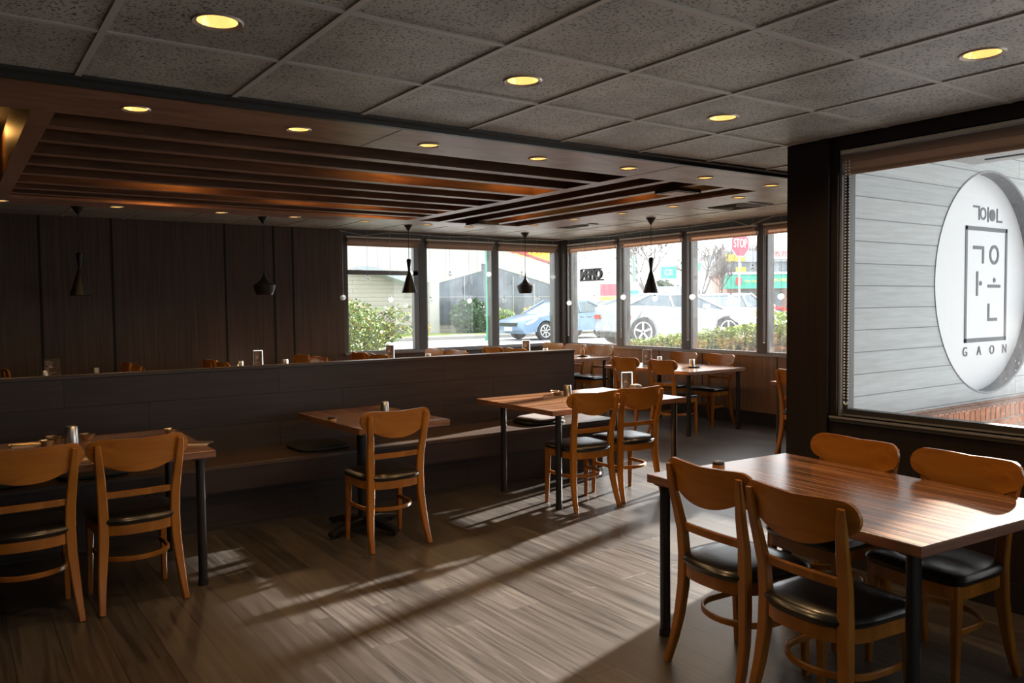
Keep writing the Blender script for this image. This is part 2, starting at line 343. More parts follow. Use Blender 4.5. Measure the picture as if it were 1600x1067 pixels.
def punch(o, holes, z0, z1):
    """cut round holes (x,y,r) through an object for the recessed downlights"""
    bm = bmesh.new()
    for x, y, r in holes: cyl(bm, x, y, z0, z1, r, n=24)
    bmesh.ops.recalc_face_normals(bm, faces=bm.faces)
    me = bpy.data.meshes.new('cut'); bm.to_mesh(me); bm.free(); c = bpy.data.objects.new('cut', me); COL.objects.link(c)
    md = o.modifiers.new('b', 'BOOLEAN'); md.object = c; md.operation = 'DIFFERENCE'; md.solver = 'EXACT'
    dg = bpy.context.evaluated_depsgraph_get(); new = bpy.data.meshes.new_from_object(o.evaluated_get(dg))
    o.modifiers.clear(); o.data = new; bpy.data.objects.remove(c)

# ------------------------------------------------------------------ the room
XW, XE, YN, YS, XL = 4.15, 8.07, 10.06, -3.0, -3.2
YJ = 3.034            # inner face of the jog wall
ZN, ZF, ZS = 2.43, 2.52, 2.40   # near ceiling, far ceiling, wood soffit
ZT = 2.80
struct(obj('floor', B(XL-.2, XE+.15, YS-.2, YN+.15, -.12, 0), M['floor']))
# ceilings
bm = bmesh.new(); prism(bm, [(XL, YS), (XW+.1, YS), (XW+.1, YJ), (XE, YJ), (XE, 3.70), (XL, 3.70)], 'z', ZN, ZN+.1)
ceil_near = struct(obj('ceiling', bm, M['tile']))
NEAR_DL = [(.756, 2.73), (1.997, 2.752), (3.239, 2.752), (3.246, 1.51)]
punch(ceil_near, [(x, y, .066) for x, y in NEAR_DL], ZN-.05, ZN+.2)
bm = bmesh.new(); box(bm, XL, XE, 7.98, YN, ZF, ZF+.1); box(bm, 5.92, XE, 3.70, 7.98, ZF, ZF+.1)
struct(obj('ceiling', bm, M['tile']))
bm = bmesh.new()
PX, PY = 1.07, 1.80
for k in range(-7, 12):
    x = PX+.61*k
    if XL < x < XE:
        box(bm, x-.012, x+.012, YS if x < XW else YJ, 3.64, ZN-.007, ZN+.002)
for k in range(-8, 4):
    y = PY+.6125*k
    if YS < y < 3.6: box(bm, XL, XW if y < YJ-.02 else XE, y-.012, y+.012, ZN-.006, ZN+.002)
for k in range(-7, 12):
    x = PX+.61*k
    if XL < x < XE: box(bm, x-.012, x+.012, 7.98 if x < 5.92 else 3.72, YN, ZF-.006, ZF+.002)
for k in range(0, 12):
    y = PY+.6125*k
    if y > 3.72 and y < YN: box(bm, XL if y > 8 else 5.92, XE, y-.012, y+.012, ZF-.005, ZF+.002)
struct(obj('trim_ceiling_grid', bm, M['tbar']))
bm = bmesh.new(); box(bm, XL, XE, 3.63, 3.70, ZN-.012, ZN); box(bm, XL, XE, 3.685, 3.72, ZS-.003, ZF)
struct(obj('trim_bulkhead', bm, M['trimk']))
# roof and eave
bm = bmesh.new(); box(bm, XL-.3, XE+.25, YS-.3, YN+.3, ZT, ZT+.15); struct(obj('roof', bm, M['stucco']))
bm = bmesh.new(); box(bm, XW+.16, 6.09, YS-.3, 2.88, 2.47, ZT)
box(bm, 5.90, 5.925, 1.2, 2.72, 2.462, 2.475, mi=1)
struct(obj('trim_eave', bm, [M['stucco'], M['black']]))
# north wall
TOPZ = 2.41; SILL = .865
NX = [(4.376, 5.463), (5.576, 6.707), (6.80, 7.898)]
EY = [(8.822, 9.904), (7.54, 8.699), (6.314, 7.404), (5.09, 6.192), (3.86, 4.97)]
bm = bmesh.new(); box(bm, XL-.15, 4.33, YN, YN+.15, 0, ZT)
wn = struct(obj('wall_north', bm, M['panel']))
bm = bmesh.new()
for x in (-2.6, -1.6, -.6, .15, .845, 1.553, 2.80, 3.40, 3.645): box(bm, x-.013, x+.013, YN-.002, YN+.01, 0, ZF)
struct(obj('trim_panel_gaps', bm, M['groove']))
bm = bmesh.new(); box(bm, 4.33, XE+.15, YN, YN+.15, 0, SILL)
for x in (4.9, 6.0, 7.1): box(bm, x-.004, x+.004, YN-.002, YN+.01, 0, SILL, mi=1)
struct(obj('wall_north_sill', bm, [M['panel'], M['groove']]))
bm = bmesh.new(); box(bm, 4.33, XE+.15, YN, YN+.15, TOPZ, ZT)
box(bm, 4.33, 4.376, YN, YN+.15, SILL, TOPZ); box(bm, 5.463, 5.576, YN, YN+.15, SILL, TOPZ); box(bm, 6.707, 6.80, YN, YN+.15, SILL, TOPZ)
box(bm, 7.898, XE+.15, YN, YN+.15, SILL, TOPZ); box(bm, 8.0, XE+.08, YN-.07, YN+.02, SILL, ZF)
struct(obj('wall_north_header', bm, M['header']))
struct(obj('trim_north_ledge', B(4.33, XE, YN-.035, YN+.08, SILL-.02, SILL+.012), M['alu']))
# east wall
bm = bmesh.new(); box(bm, XE, XE+.15, 2.9, YN, 0, SILL)
for y in (4.4, 5.2, 6.03, 7.19, 7.97, 9.1): box(bm, XE-.002, XE+.01, y-.006, y+.006, .16, SILL, mi=1)
struct(obj('wall_east', bm, [M['wains'], M['groove']]))
bm = bmesh.new(); box(bm, XE, XE+.15, 2.9, YN, TOPZ, ZT)
last = YN
for a, b_ in EY: box(bm, XE, XE+.15, b_, last, SILL, TOPZ); last = a
box(bm, XE, XE+.15, 2.9, last, SILL, TOPZ)
struct(obj('wall_east_header', bm, M['header']))
struct(obj('trim_east_ledge', B(XE-.035, XE+.08, YJ, YN, SILL-.02, SILL+.012), M['alu']))
struct(obj('baseboard_east', B(XE-.012, XE, YJ, YN, 0, .16), M['black']))
struct(obj('baseboard_north', B(XL, XE-.02, YN-.012, YN, 0, .14), M['black']))
# jog wall with the round sign recess on its outer face
def jog():
    y0, y1 = 2.88, YJ; cx, cz, r = 6.385, 1.625, .812
    bm = bmesh.new(); n = 64
    circ = [(cx+r*math.cos(2*math.pi*k/n), cz+r*math.sin(2*math.pi*k/n)) for k in range(n)]
    x0, x1, z0, z1 = XW+.16, XE+.15, 0, ZT
    def onrect(a):
        c, s = math.cos(a), math.sin(a); t = 1e9
        if c > 1e-9: t = min(t, (x1-cx)/c)
        if c < -1e-9: t = min(t, (x0-cx)/c)
        if s > 1e-9: t = min(t, (z1-cz)/s)
        if s < -1e-9: t = min(t, (z0-cz)/s)
        return (cx+c*t, cz+s*t)
    angs = sorted(set([2*math.pi*k/n for k in range(n)]+[math.atan2(zz-cz, xx-cx) % (2*math.pi) for xx in (x0, x1) for zz in (z0, z1)]))
    vi = [bm.verts.new((cx+r*math.cos(a), y0, cz+r*math.sin(a))) for a in angs]
    vo = [bm.verts.new((onrect(a)[0], y0, onrect(a)[1])) for a in angs]
    m_ = len(angs)
    for k in range(m_): bm.faces.new((vi[k], vi[(k+1) % m_], vo[(k+1) % m_], vo[k]))
    struct(obj('wall_jog_outside', bm, M['greyboard']))
    struct(obj('wall_jog', B(XW+.01, XE, y0+.11, y1, 0, ZT), M['pillar']))
    # sign
    s = thing('round_sign', 'large round white sign with grey lettering set into the grey board wall', 'sign', (cx, y0+.1, cz))
    bm = bmesh.new()
    for (ra, ya), (rb, yb) in (((r, -.1), (r, .008)),):
        A = [bm.verts.new((ra*math.cos(2*math.pi*k/n), ya, ra*math.sin(2*math.pi*k/n))) for k in range(n)]
        Bv = [bm.verts.new((rb*math.cos(2*math.pi*k/n), yb, rb*math.sin(2*math.pi*k/n))) for k in range(n)]
        Cv = [bm.verts.new(((rb+.012)*math.cos(2*math.pi*k/n), ya-.006, (rb+.012)*math.sin(2*math.pi*k/n))) for k in range(n)]
        for k in range(n): bm.faces.new((A[k], A[(k+1) % n], Bv[(k+1) % n], Bv[k])); bm.faces.new((Cv[k], Cv[(k+1) % n], A[(k+1) % n], A[k]))
    obj('sign_rim', bm, M['signrim'], s)
    bm = bmesh.new(); bm.faces.new([bm.verts.new((r*math.cos(2*math.pi*k/n), 0, r*math.sin(2*math.pi*k/n))) for k in range(n)])
    obj('sign_face', bm, M['signface'], s)
    ox, oz = -cx, -cz; yb = (-.004, 0)
    def bar(bm, xa, xb, za, zb): box(bm, xa+ox, xb+ox, yb[0], yb[1], za+oz, zb+oz)
    def ringp(bm, x, z, r1, r2, asp=1.0):
        q = 28
        o_ = [[bm.verts.new((x+ox+rr*math.cos(2*math.pi*k/q), yy, z+oz+rr*asp*math.sin(2*math.pi*k/q))) for k in range(q)] for rr, yy in ((r1, yb[0]), (r2, yb[0]))]
        for k in range(q): bm.faces.new((o_[0][k], o_[0][(k+1) % q], o_[1][(k+1) % q], o_[1][k]))
    def disc(bm, x, z, r1):
        bm.faces.new([bm.verts.new((x+ox+r1*math.cos(2*math.pi*k/20), yb[0], z+oz+r1*math.sin(2*math.pi*k/20))) for k in range(20)])
    bm = bmesh.new(); t = .03
    bar(bm, 6.19, 6.85, 2.05-t, 2.05); bar(bm, 6.19, 6.85, 1.18, 1.18+t); bar(bm, 6.19, 6.19+t, 1.18, 2.05); bar(bm, 6.85-t, 6.85, 1.18, 2.05)
    obj('sign_border', bm, M['signink'], s)
    def sym(fn):
        bm = bmesh.new(); fn(bm); obj('sign_symbol', bm, M['signink'], s)
    t = .024
    sym(lambda m: (bar(m, 6.31, 6.475, 1.905-t, 1.905), bar(m, 6.475-t, 6.475, 1.775, 1.905-t)))
    sym(lambda m: ringp(m, 6.64, 1.845, .052, .075))
    sym(lambda m: bar(m, 6.365, 6.365+t, 1.53, 1.715)); sym(lambda m: disc(m, 6.43, 1.625, .018))
    sym(lambda m: bar(m, 6.545, 6.745, 1.592, 1.592+t)); sym(lambda m: disc(m, 6.648, 1.65, .018))
    sym(lambda m: (bar(m, 6.55, 6.55+t, 1.335, 1.47), bar(m, 6.55+t, 6.70, 1.335, 1.335+t)))
    u = .014
    sym(lambda m: (bar(m, 6.30, 6.40, 2.205-u, 2.205), bar(m, 6.40-u, 6.40, 2.10, 2.205-u))); sym(lambda m: ringp(m, 6.455, 2.15, .033, .047))
    sym(lambda m: bar(m, 6.525, 6.525+u, 2.09, 2.205)); sym(lambda m: disc(m, 6.60, 2.145, .045)); sym(lambda m: (bar(m, 6.67, 6.67+u, 2.095, 2.20), bar(m, 6.67+u, 6.76, 2.095, 2.095+u)))
    for ch, x in zip('GAON', (6.205, 6.42, 6.625, 6.83)):
        text_mesh('sign_letter', ch, .10, M['signink'], s, Matrix.Translation((x+ox, -.004, 1.11+oz)) @ Matrix.Rotation(R(90), 4, 'X'), .001)
jog()
# near window wall (x = XW) and what lies behind the camera
NWZ = (.845, 2.352)
NWIN = [(.35, 2.70), (-2.6, -.05)]
bm = bmesh.new()
box(bm, XW, XW+.16, YS, YJ, 0, NWZ[0]); box(bm, XW, XW+.16, YS, YJ, NWZ[1], ZT)
last = YJ
for a, b_ in NWIN: box(bm, XW, XW+.16, b_, last, NWZ[0], NWZ[1]); last = a
box(bm, XW, XW+.16, YS, last, *NWZ)
box(bm, XW-.03, XW+.02, 2.74, 2.80, 0.0, ZN, mi=0)
bmesh.ops.translate(bm, verts=bm.verts, vec=(0, 0, 0))
for y in (1.45, .1, -1.2): box(bm, XW-.003, XW+.01, y-.008, y+.008, .14, NWZ[0], mi=1)
struct(obj('wall_east_near', bm, [M['pillar'], M['groove']]))
struct(obj('baseboard_east_near', B(XW-.012, XW, YS, YJ, 0, .14), M['black']))
bm = bmesh.new()
for a, b_ in NWIN: box(bm, XW-.02, XW+.12, a-.04, b_+.03, NWZ[0]-.03, NWZ[0])
struct(obj('trim_near_ledge', bm, M['trimk']))
bm = bmesh.new()
for a, b_ in NWIN: box(bm, XW-.026, XW-.020, a-.04, b_+.03, NWZ[0]-.010, NWZ[0]+.001); box(bm, XW+.040, XW+.049, a, b_, NWZ[0]+.001, NWZ[0]+.010)
struct(obj('trim_near_strip', bm, M['alu_l']))
bm = bmesh.new(); box(bm, XL-.15, XW+.16, YS-.15, YS, 0, 1.0); box(bm, XL-.15, XW+.16, YS-.15, YS, 1.9, ZT)
for x0_, x1_ in ((XL-.15, -1.6), (-.6, 1.4), (2.4, XW+.16)): box(bm, x0_, x1_, YS-.15, YS, 1.0, 1.9)
struct(obj('wall_south', bm, M['panel']))
bm = B(XL-.15, XL, YS, YN, 0, ZT)
struct(obj('wall_west', bm, M['panel']))

# windows
def window(n, axis, a, b_, z0, z1, p, transom=None, fw=.02, mat='alu', dep=(.004, .05)):
    """axis 'x': wall plane y=p (north); axis 'y': wall plane x=p (east)"""
    bm = bmesh.new(); d0, d1 = p+dep[0], p+dep[1]
    def bx(u0, u1, zz0, zz1, e=0):
        if axis == 'x': box(bm, u0, u1, d0-e, d1+e, zz0, zz1)
        else: box(bm, d0-e, d1+e, u0, u1, zz0, zz1)
    bx(a, b_, z0, z0+fw); bx(a, b_, z1-fw, z1); bx(a, a+fw, z0+fw, z1-fw); bx(b_-fw, b_, z0+fw, z1-fw)
    if transom:
        bx(a+fw, b_-fw, transom-.03, transom+.03, .012); bx(b_-.085, b_-fw, z0+fw, z1-fw, .012)
    o = struct(obj('window_%d' % n, bm, M[mat]))
    q = bmesh.new(); pp = p+(dep[0]+dep[1])/2
    if axis == 'x': vs = [(a+fw, pp, z0+fw), (b_-fw, pp, z0+fw), (b_-fw, pp, z1-fw), (a+fw, pp, z1-fw)]
    else: vs = [(pp, a+fw, z0+fw), (pp, b_-fw, z0+fw), (pp, b_-fw, z1-fw), (pp, a+fw, z1-fw)]
    q.faces.new([q.verts.new(v) for v in vs]); obj('window_pane', q, M['glass'], o)
n = 1
for i, (a, b_) in enumerate(NX): window(n, 'x', a, b_, SILL+.012, TOPZ, YN, transom=1.955 if i == 0 else None); n += 1
for a, b_ in EY: window(n, 'y', a, b_, SILL+.012, TOPZ, XE); n += 1
for a, b_ in NWIN: window(n, 'y', a, b_, NWZ[0], NWZ[1], XW, fw=.04, dep=(.05, .11), mat='trimk'); n += 1

# blinds
def blind(axis, a, b_, p, ztop, drop, label, chain=None, zc=1.0):
    L_ = b_-a
    t = thing('roller_blind', label, 'blind', (a, p, ztop) if axis == 'x' else (p, a, ztop), 0 if axis == 'x' else R(90), 'brown roller blinds rolled up above the windows')
    # local: x along the blind, -y into the room (north wall) / +y into room is flipped for the east wall
    s = -1 if axis == 'x' else 1
    bm = bmesh.new(); box(bm, 0, L_, min(0, s*.05), max(0, s*.05), -.022, 0, bev=.004); obj('head_rail', bm, M['rail'], t)
    bm = bmesh.new(); tube(bm, [(0.012, s*.03, -.048), (L_-.012, s*.03, -.048)], .024, 14); obj('roll', bm, M['blind_d'], t, True)
    bm = bmesh.new(); box(bm, .012, L_-.012, s*.012-.002, s*.012+.002, -drop, -.045); box(bm, .01, L_-.01, s*.012-.008, s*.012+.008, -drop-.012, -drop+.008); obj('fabric', bm, M['blind'], t)
    if chain is not None:
        bm = bmesh.new(); xc, w_ = chain, .022; zb = zc-ztop
        m_ = int((-zb-.05)/.017)
        for k in range(m_):
            for dx in (-w_/2, w_/2): ico(bm, (xc+dx, s*.045, -.05-k*.017), .0052, 1)
        for k in range(6):
            a_ = math.pi*k/5; ico(bm, (xc-w_/2*math.cos(a_), s*.045, zb-.012*math.sin(a_)), .0052, 1)
        obj('bead_chain', bm, M['bead'], t)
for (a, b_), lb in zip(NX, ('brown roller blind over the north window with the transom bar', 'brown roller blind over the middle north window', 'brown roller blind over the north window nearest the corner')):
    blind('x', a-.01, b_+.01, YN-.005, 2.435, .118, lb)
for (a, b_), lb in zip(EY, ('brown roller blind above the open sign, east wall corner', 'brown roller blind in the second east window from the corner', 'brown roller blind in the east window showing the stop sign', 'brown roller blind at the east window beside the dark pillar', 'brown roller blind behind the dark pillar on the east wall')):
    blind('y', a-.01, b_+.01, XE-.005, 2.435, .118, lb, chain=(b_-a)-.0, zc=1.02)
blind('y', .37, 2.685, XW+.045, 2.345, .125, 'wide brown roller blind over the large near window by the pillar', chain=2.27, zc=.93)
blind('y', -2.58, -.07, XW+.045, 2.345, .125, 'brown roller blind over the window past the photo edge', chain=2.5, zc=.93)
# light jamb of the near window
struct(obj('trim_near_jamb', B(XW+.02, XW+.05, 2.685, 2.70, *NWZ), M['alu_l']))

# ------------------------------------------------------------------ wooden canopy
SO = bmesh.new()
prism(SO, [(XL, 3.70), (5.92, 3.70), (5.92, 7.98), (XL, 7.98), (XL, 7.60), (5.42, 7.60), (5.42, 4.25), (XL, 4.25)], 'z', ZS, ZS+.02)
soff = obj('soffit_ring', SO, M['soffit'])
SDL = [(.754, 4.10), (1.541, 4.12), (2.32, 4.13), (3.118, 4.14), (3.866, 4.105), (4.651, 4.115), (5.412, 4.107)]
SDL = [(x*.971, y*.971) for x, y in SDL]
EDL = [(5.611, 4.594), (5.588, 5.332), (5.568, 6.007), (5.519, 6.689), (5.483, 7.373)]
NDL = [(.398, 7.87), (1.264, 7.86), (2.16, 7.856), (2.88, 7.88), (3.66, 7.90), (4.405, 7.90), (4.961, 7.91)]
punch(soff, [(x, y, .05) for x, y in SDL+EDL+NDL], ZS-.05, ZS+.06)
can = thing('slatted_ceiling_canopy', 'large brown wooden canopy of long slats hung below the dark ceiling', 'ceiling canopy', (0, 0, 0))
soff.parent = can
bm = bmesh.new(); box(bm, 3.02-1.08, 3.02-1.076, 3.70, 4.25, ZS-.001, ZS+.01); box(bm, 4.0, 4.004, 3.7, 4.25, ZS-.001, ZS+.01)
obj('soffit_joint', bm, M['groove'], can)
bm = bmesh.new()
box(bm, XL, 5.92, 3.72, 3.74, ZS+.02, ZT-.04); box(bm, 5.90, 5.92, 3.74, 7.98, ZS+.02, ZT-.04); box(bm, XL, 5.90, 7.96, 7.98, ZS+.02, ZT-.04)
box(bm, XL, 5.92, 3.72, 7.98, 2.74, 2.76)
obj('recess_lining', bm, M['recess'], can)
bm = bmesh.new(); box(bm, XL, 5.42, 4.23, 4.25, ZS+.0205, 2.60); box(bm, 5.42, 5.44, 4.25, 7.60, ZS+.0205, 2.60); box(bm, XL, 5.42, 7.60, 7.62, ZS+.0205, 2.60)
obj('inner_edge_board', bm, M['slat'], can)
SY = [(4.56, 4.65), (4.955, 5.035), (5.386, 5.475), (5.78, 5.865), (6.20, 6.29), (6.63, 6.71), (6.965, 7.05), (7.27, 7.355)]
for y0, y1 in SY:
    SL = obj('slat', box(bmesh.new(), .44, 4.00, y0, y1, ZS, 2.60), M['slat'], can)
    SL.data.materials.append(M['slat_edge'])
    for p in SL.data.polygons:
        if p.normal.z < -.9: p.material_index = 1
Mx = wood('cross_slat_timber', (.07, .030, .014), (.13, .062, .030), (30, 3, 30), rough=.5, spec=.3)
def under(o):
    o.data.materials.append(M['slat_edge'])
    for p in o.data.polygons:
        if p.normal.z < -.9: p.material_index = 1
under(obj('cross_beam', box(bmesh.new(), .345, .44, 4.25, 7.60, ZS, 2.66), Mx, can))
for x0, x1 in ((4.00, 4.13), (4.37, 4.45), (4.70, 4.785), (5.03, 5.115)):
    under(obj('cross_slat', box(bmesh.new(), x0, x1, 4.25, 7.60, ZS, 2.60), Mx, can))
for (x, y), lb in zip([(4.80, 4.53), (4.82, 7.42)], ('black box spotlight in the canopy end nearest the pillar', 'black box spotlight at the far end of the canopy slats')):
    t = thing('box_light', lb, 'light', (x, y, ZS-.035), 0, 'box spotlights in the canopy')
    bm = bmesh.new(); box(bm, -.14, .14, -.12, .12, .004, .034, bev=.003); obj('housing', bm, M['blackm'], t)
    bm = bmesh.new(); box(bm, -.11, .11, -.09, .09, 0, .005); obj('diffuser', bm, M['fixwhite'], t)

def lamp(name, x, y, z, watt, col=(1, .62, .28), size=.03, spot=None):
    l = bpy.data.lights.new(name, 'SPOT' if spot else 'POINT'); l.energy = watt; l.color = col; l.shadow_soft_size = size
    if spot: l.spot_size = R(spot); l.spot_blend = .6
    o = bpy.data.objects.new(name, l); COL.objects.link(o); o.location = (x, y, z); return o
dl0 = {}
def downlight(x, y, z, r, label, group, watt=6):
    key = round(r, 3)
    if key not in dl0:
        t = thing('downlight', label, 'ceiling light', (x, y, z), 0, group)
        bm = bmesh.new(); lathe(bm, [(r*1.0, -.001), (r*1.22, -.006), (r*1.30, .000), (r*1.0, .0)], 28); obj('ring', bm, M['dlring'], t, True)
        bm = bmesh.new(); lathe(bm, [(r*.99, .0), (r*.9, .02), (r*.6, .055), (r*.45, .06)], 28); obj('reflector', bm, M['gold'], t, True)
        bm = bmesh.new(); cyl(bm, 0, 0, .045, .059, r*.5, r*.45, 20); obj('bulb', bm, M['bulb'], t)
        dl0[key] = t
    else: t = dup(dl0[key], (x, y, z), 0, label, group)
    lamp('downlight_lamp', x, y, z-.012, watt, size=.035, spot=150).parent = None
ORD = ('first', 'second', 'third', 'fourth', 'fifth', 'sixth', 'seventh')
for (x, y), lb in zip(NEAR_DL, ('large round downlight in the grey tile at upper left', 'round downlight in the tile ceiling near its middle', 'round downlight in the tile ceiling nearest the dark pillar', 'round downlight above the large near window at upper right')):
    downlight(x, y, ZN, .064, lb, 'downlights in the tiled ceiling', 15)
for i, (x, y) in enumerate(SDL): downlight(x, y, ZS, .049, 'lit downlight, %s from the left along the near canopy border' % ORD[i], 'downlights in the canopy border')
for i, (x, y) in enumerate(EDL): downlight(x, y, ZS, .049, 'downlight, %s from the front on the window-side canopy border' % ORD[i], 'downlights in the canopy border', 5)
for i, (x, y) in enumerate(NDL): downlight(x, y, ZS, .049, 'downlight, %s from the left on the far canopy border' % ORD[i], 'downlights in the canopy border', 8)
# small warm lamps between the slats
PUCKS = [(1.5, 6.47), (1.55, 7.47), (2.6, 6.86), (3.25, 6.86), (2.72, 5.25), (3.8, 5.25), (4.93, 5.2), (4.93, 6.95), (.24, 6.2), (3.6, 7.47)]
pk = None
for i, (x, y) in enumerate(PUCKS):
    lb = 'small warm puck lamp above the canopy slats, %s counted from the left' % ('first', 'second', 'third', 'fourth', 'fifth', 'sixth', 'seventh', 'eighth', 'ninth', 'tenth')[sorted(PUCKS).index((x, y))]
    if pk is None:
        pk = thing('puck_lamp', lb, 'light', (x, y, 2.69), 0, 'warm puck lamps above the canopy slats')
        cyl(bm := bmesh.new(), 0, 0, .0, .02, .035, n=16); obj('housing', bm, M['blackm'], pk)
        cyl(bm := bmesh.new(), 0, 0, -.005, .0, .028, n=16); obj('lens', bm, M['puck'], pk)
    else: dup(pk, (x, y, 2.69), 0, lb)
    lamp('puck_light', x, y, 2.66, 6.0 if x > .5 else 1.8, (1, .48, .12), .03)

# vents
vt = None
for (x, y), lb in zip([(6.80, 5.62), (6.56, 8.1)], ('square ceiling vent with curved louvres nearest the pillar', 'square ceiling vent with curved louvres by the far corner')):
    if vt is None:
        vt = thing('ceiling_vent', lb, 'vent', (x, y, ZF-.03), 0, 'louvred vents in the far ceiling')
        bm = bmesh.new(); box(bm, -.28, .28, -.28, .28, .018, .029); obj('vent_plate', bm, M['trimk'], vt)
        for k in range(4):
            r = .25-.058*k; bm = bmesh.new(); lathe(bm, [(r, .012), (r+.012, .0), (r+.03, .0175)], 4); bmesh.ops.rotate(bm, verts=bm.verts, matrix=Matrix.Rotation(R(45), 3, 'Z'))
            obj('louvre', bm, M['header'], vt)
    else: dup(vt, (x, y, ZF-.03), 0, lb)

# ------------------------------------------------------------------ pendants
def pendant(kind, x, y, zb, label):
    t = thing('pendant_lamp', label, 'pendant lamp', (x, y, ZF), 0, 'black pendant lamps')
    h = ZF-zb
    bm = bmesh.new(); lathe(bm, [(.001, 0), (.062, -.001), (.058, -.008), (.006, -.085), (.001, -.088)], 20); obj('ceiling_rose', bm, M['pend'], t, True)
    if kind == 'tall':
        pr = [(.001, -h+.425), (.022, -h+.425), (.030, -h+.405), (.029, -h+.395), (.015, -h+.295), (.016, -h+.27), (.097, -h+.004), (.095, -h)]
        top = .425
    else:
        pr = [(.004, -h+.31), (.009, -h+.25), (.02, -h+.205), (.05, -h+.16), (.095, -h+.128), (.121, -h+.112), (.122, -h+.104), (.105, -h+.04), (.088, -h)]
        top = .31
    bm = bmesh.new(); tube(bm, [(0, 0, -.08), (0, 0, -h+top-.004)], .0035, 6); obj('cord', bm, M['cord'], t)
    bm = bmesh.new(); lathe(bm, pr, 32); obj('shade', bm, M['pend'], t, True)
    inner = [(r-.003, z+.001) for r, z in pr[4:]]; bm = bmesh.new(); lathe(bm, inner, 32); obj('shade_inside', bm, M['pend_in'], t, True)
    return t
pendant('tall', 1.10, 9.03, 1.635, 'tall cone pendant lamp, leftmost, against the dark panelled wall')
pendant('fat', 2.95, 9.06, 1.64, 'squat bell-shaped pendant lamp against the dark panelled wall')
pendant('tall', 4.80, 9.1, 1.665, 'tall cone pendant lamp in front of the north window with a transom')
pendant('fat', 6.78, 9.33, 1.66, 'squat bell-shaped pendant lamp in front of the north window by the corner')
pendant('tall', 6.94, 6.985, 1.625, 'tall cone pendant lamp in front of the east windows, rightmost')

# ------------------------------------------------------------------ booth
XB = 4.89
bo = thing('booth_bench', 'long dark plank booth with high back and built-in bench seat', 'booth', (0, 0, 0))
obj('back_panel', B(XL+.01, XB, 5.95, 6.06, 0, 1.045), M['booth'], bo)
obj('back_cap', box(bmesh.new(), XL+.01, XB+.006, 5.942, 6.068, 1.045, 1.068, bev=.003), M['booth_cap'], bo)
obj('bench_top', box(bmesh.new(), XL+.01, 4.93, 5.40, 5.95, .435, .465, bev=.003), M['bench'], bo)
obj('bench_apron', B(XL+.01, 4.93, 5.405, 5.425, .29, .435), M['bench_lip'], bo)
obj('bench_base', B(XL+.01, 4.90, 5.56, 5.94, 0, .435), M['booth'], bo)

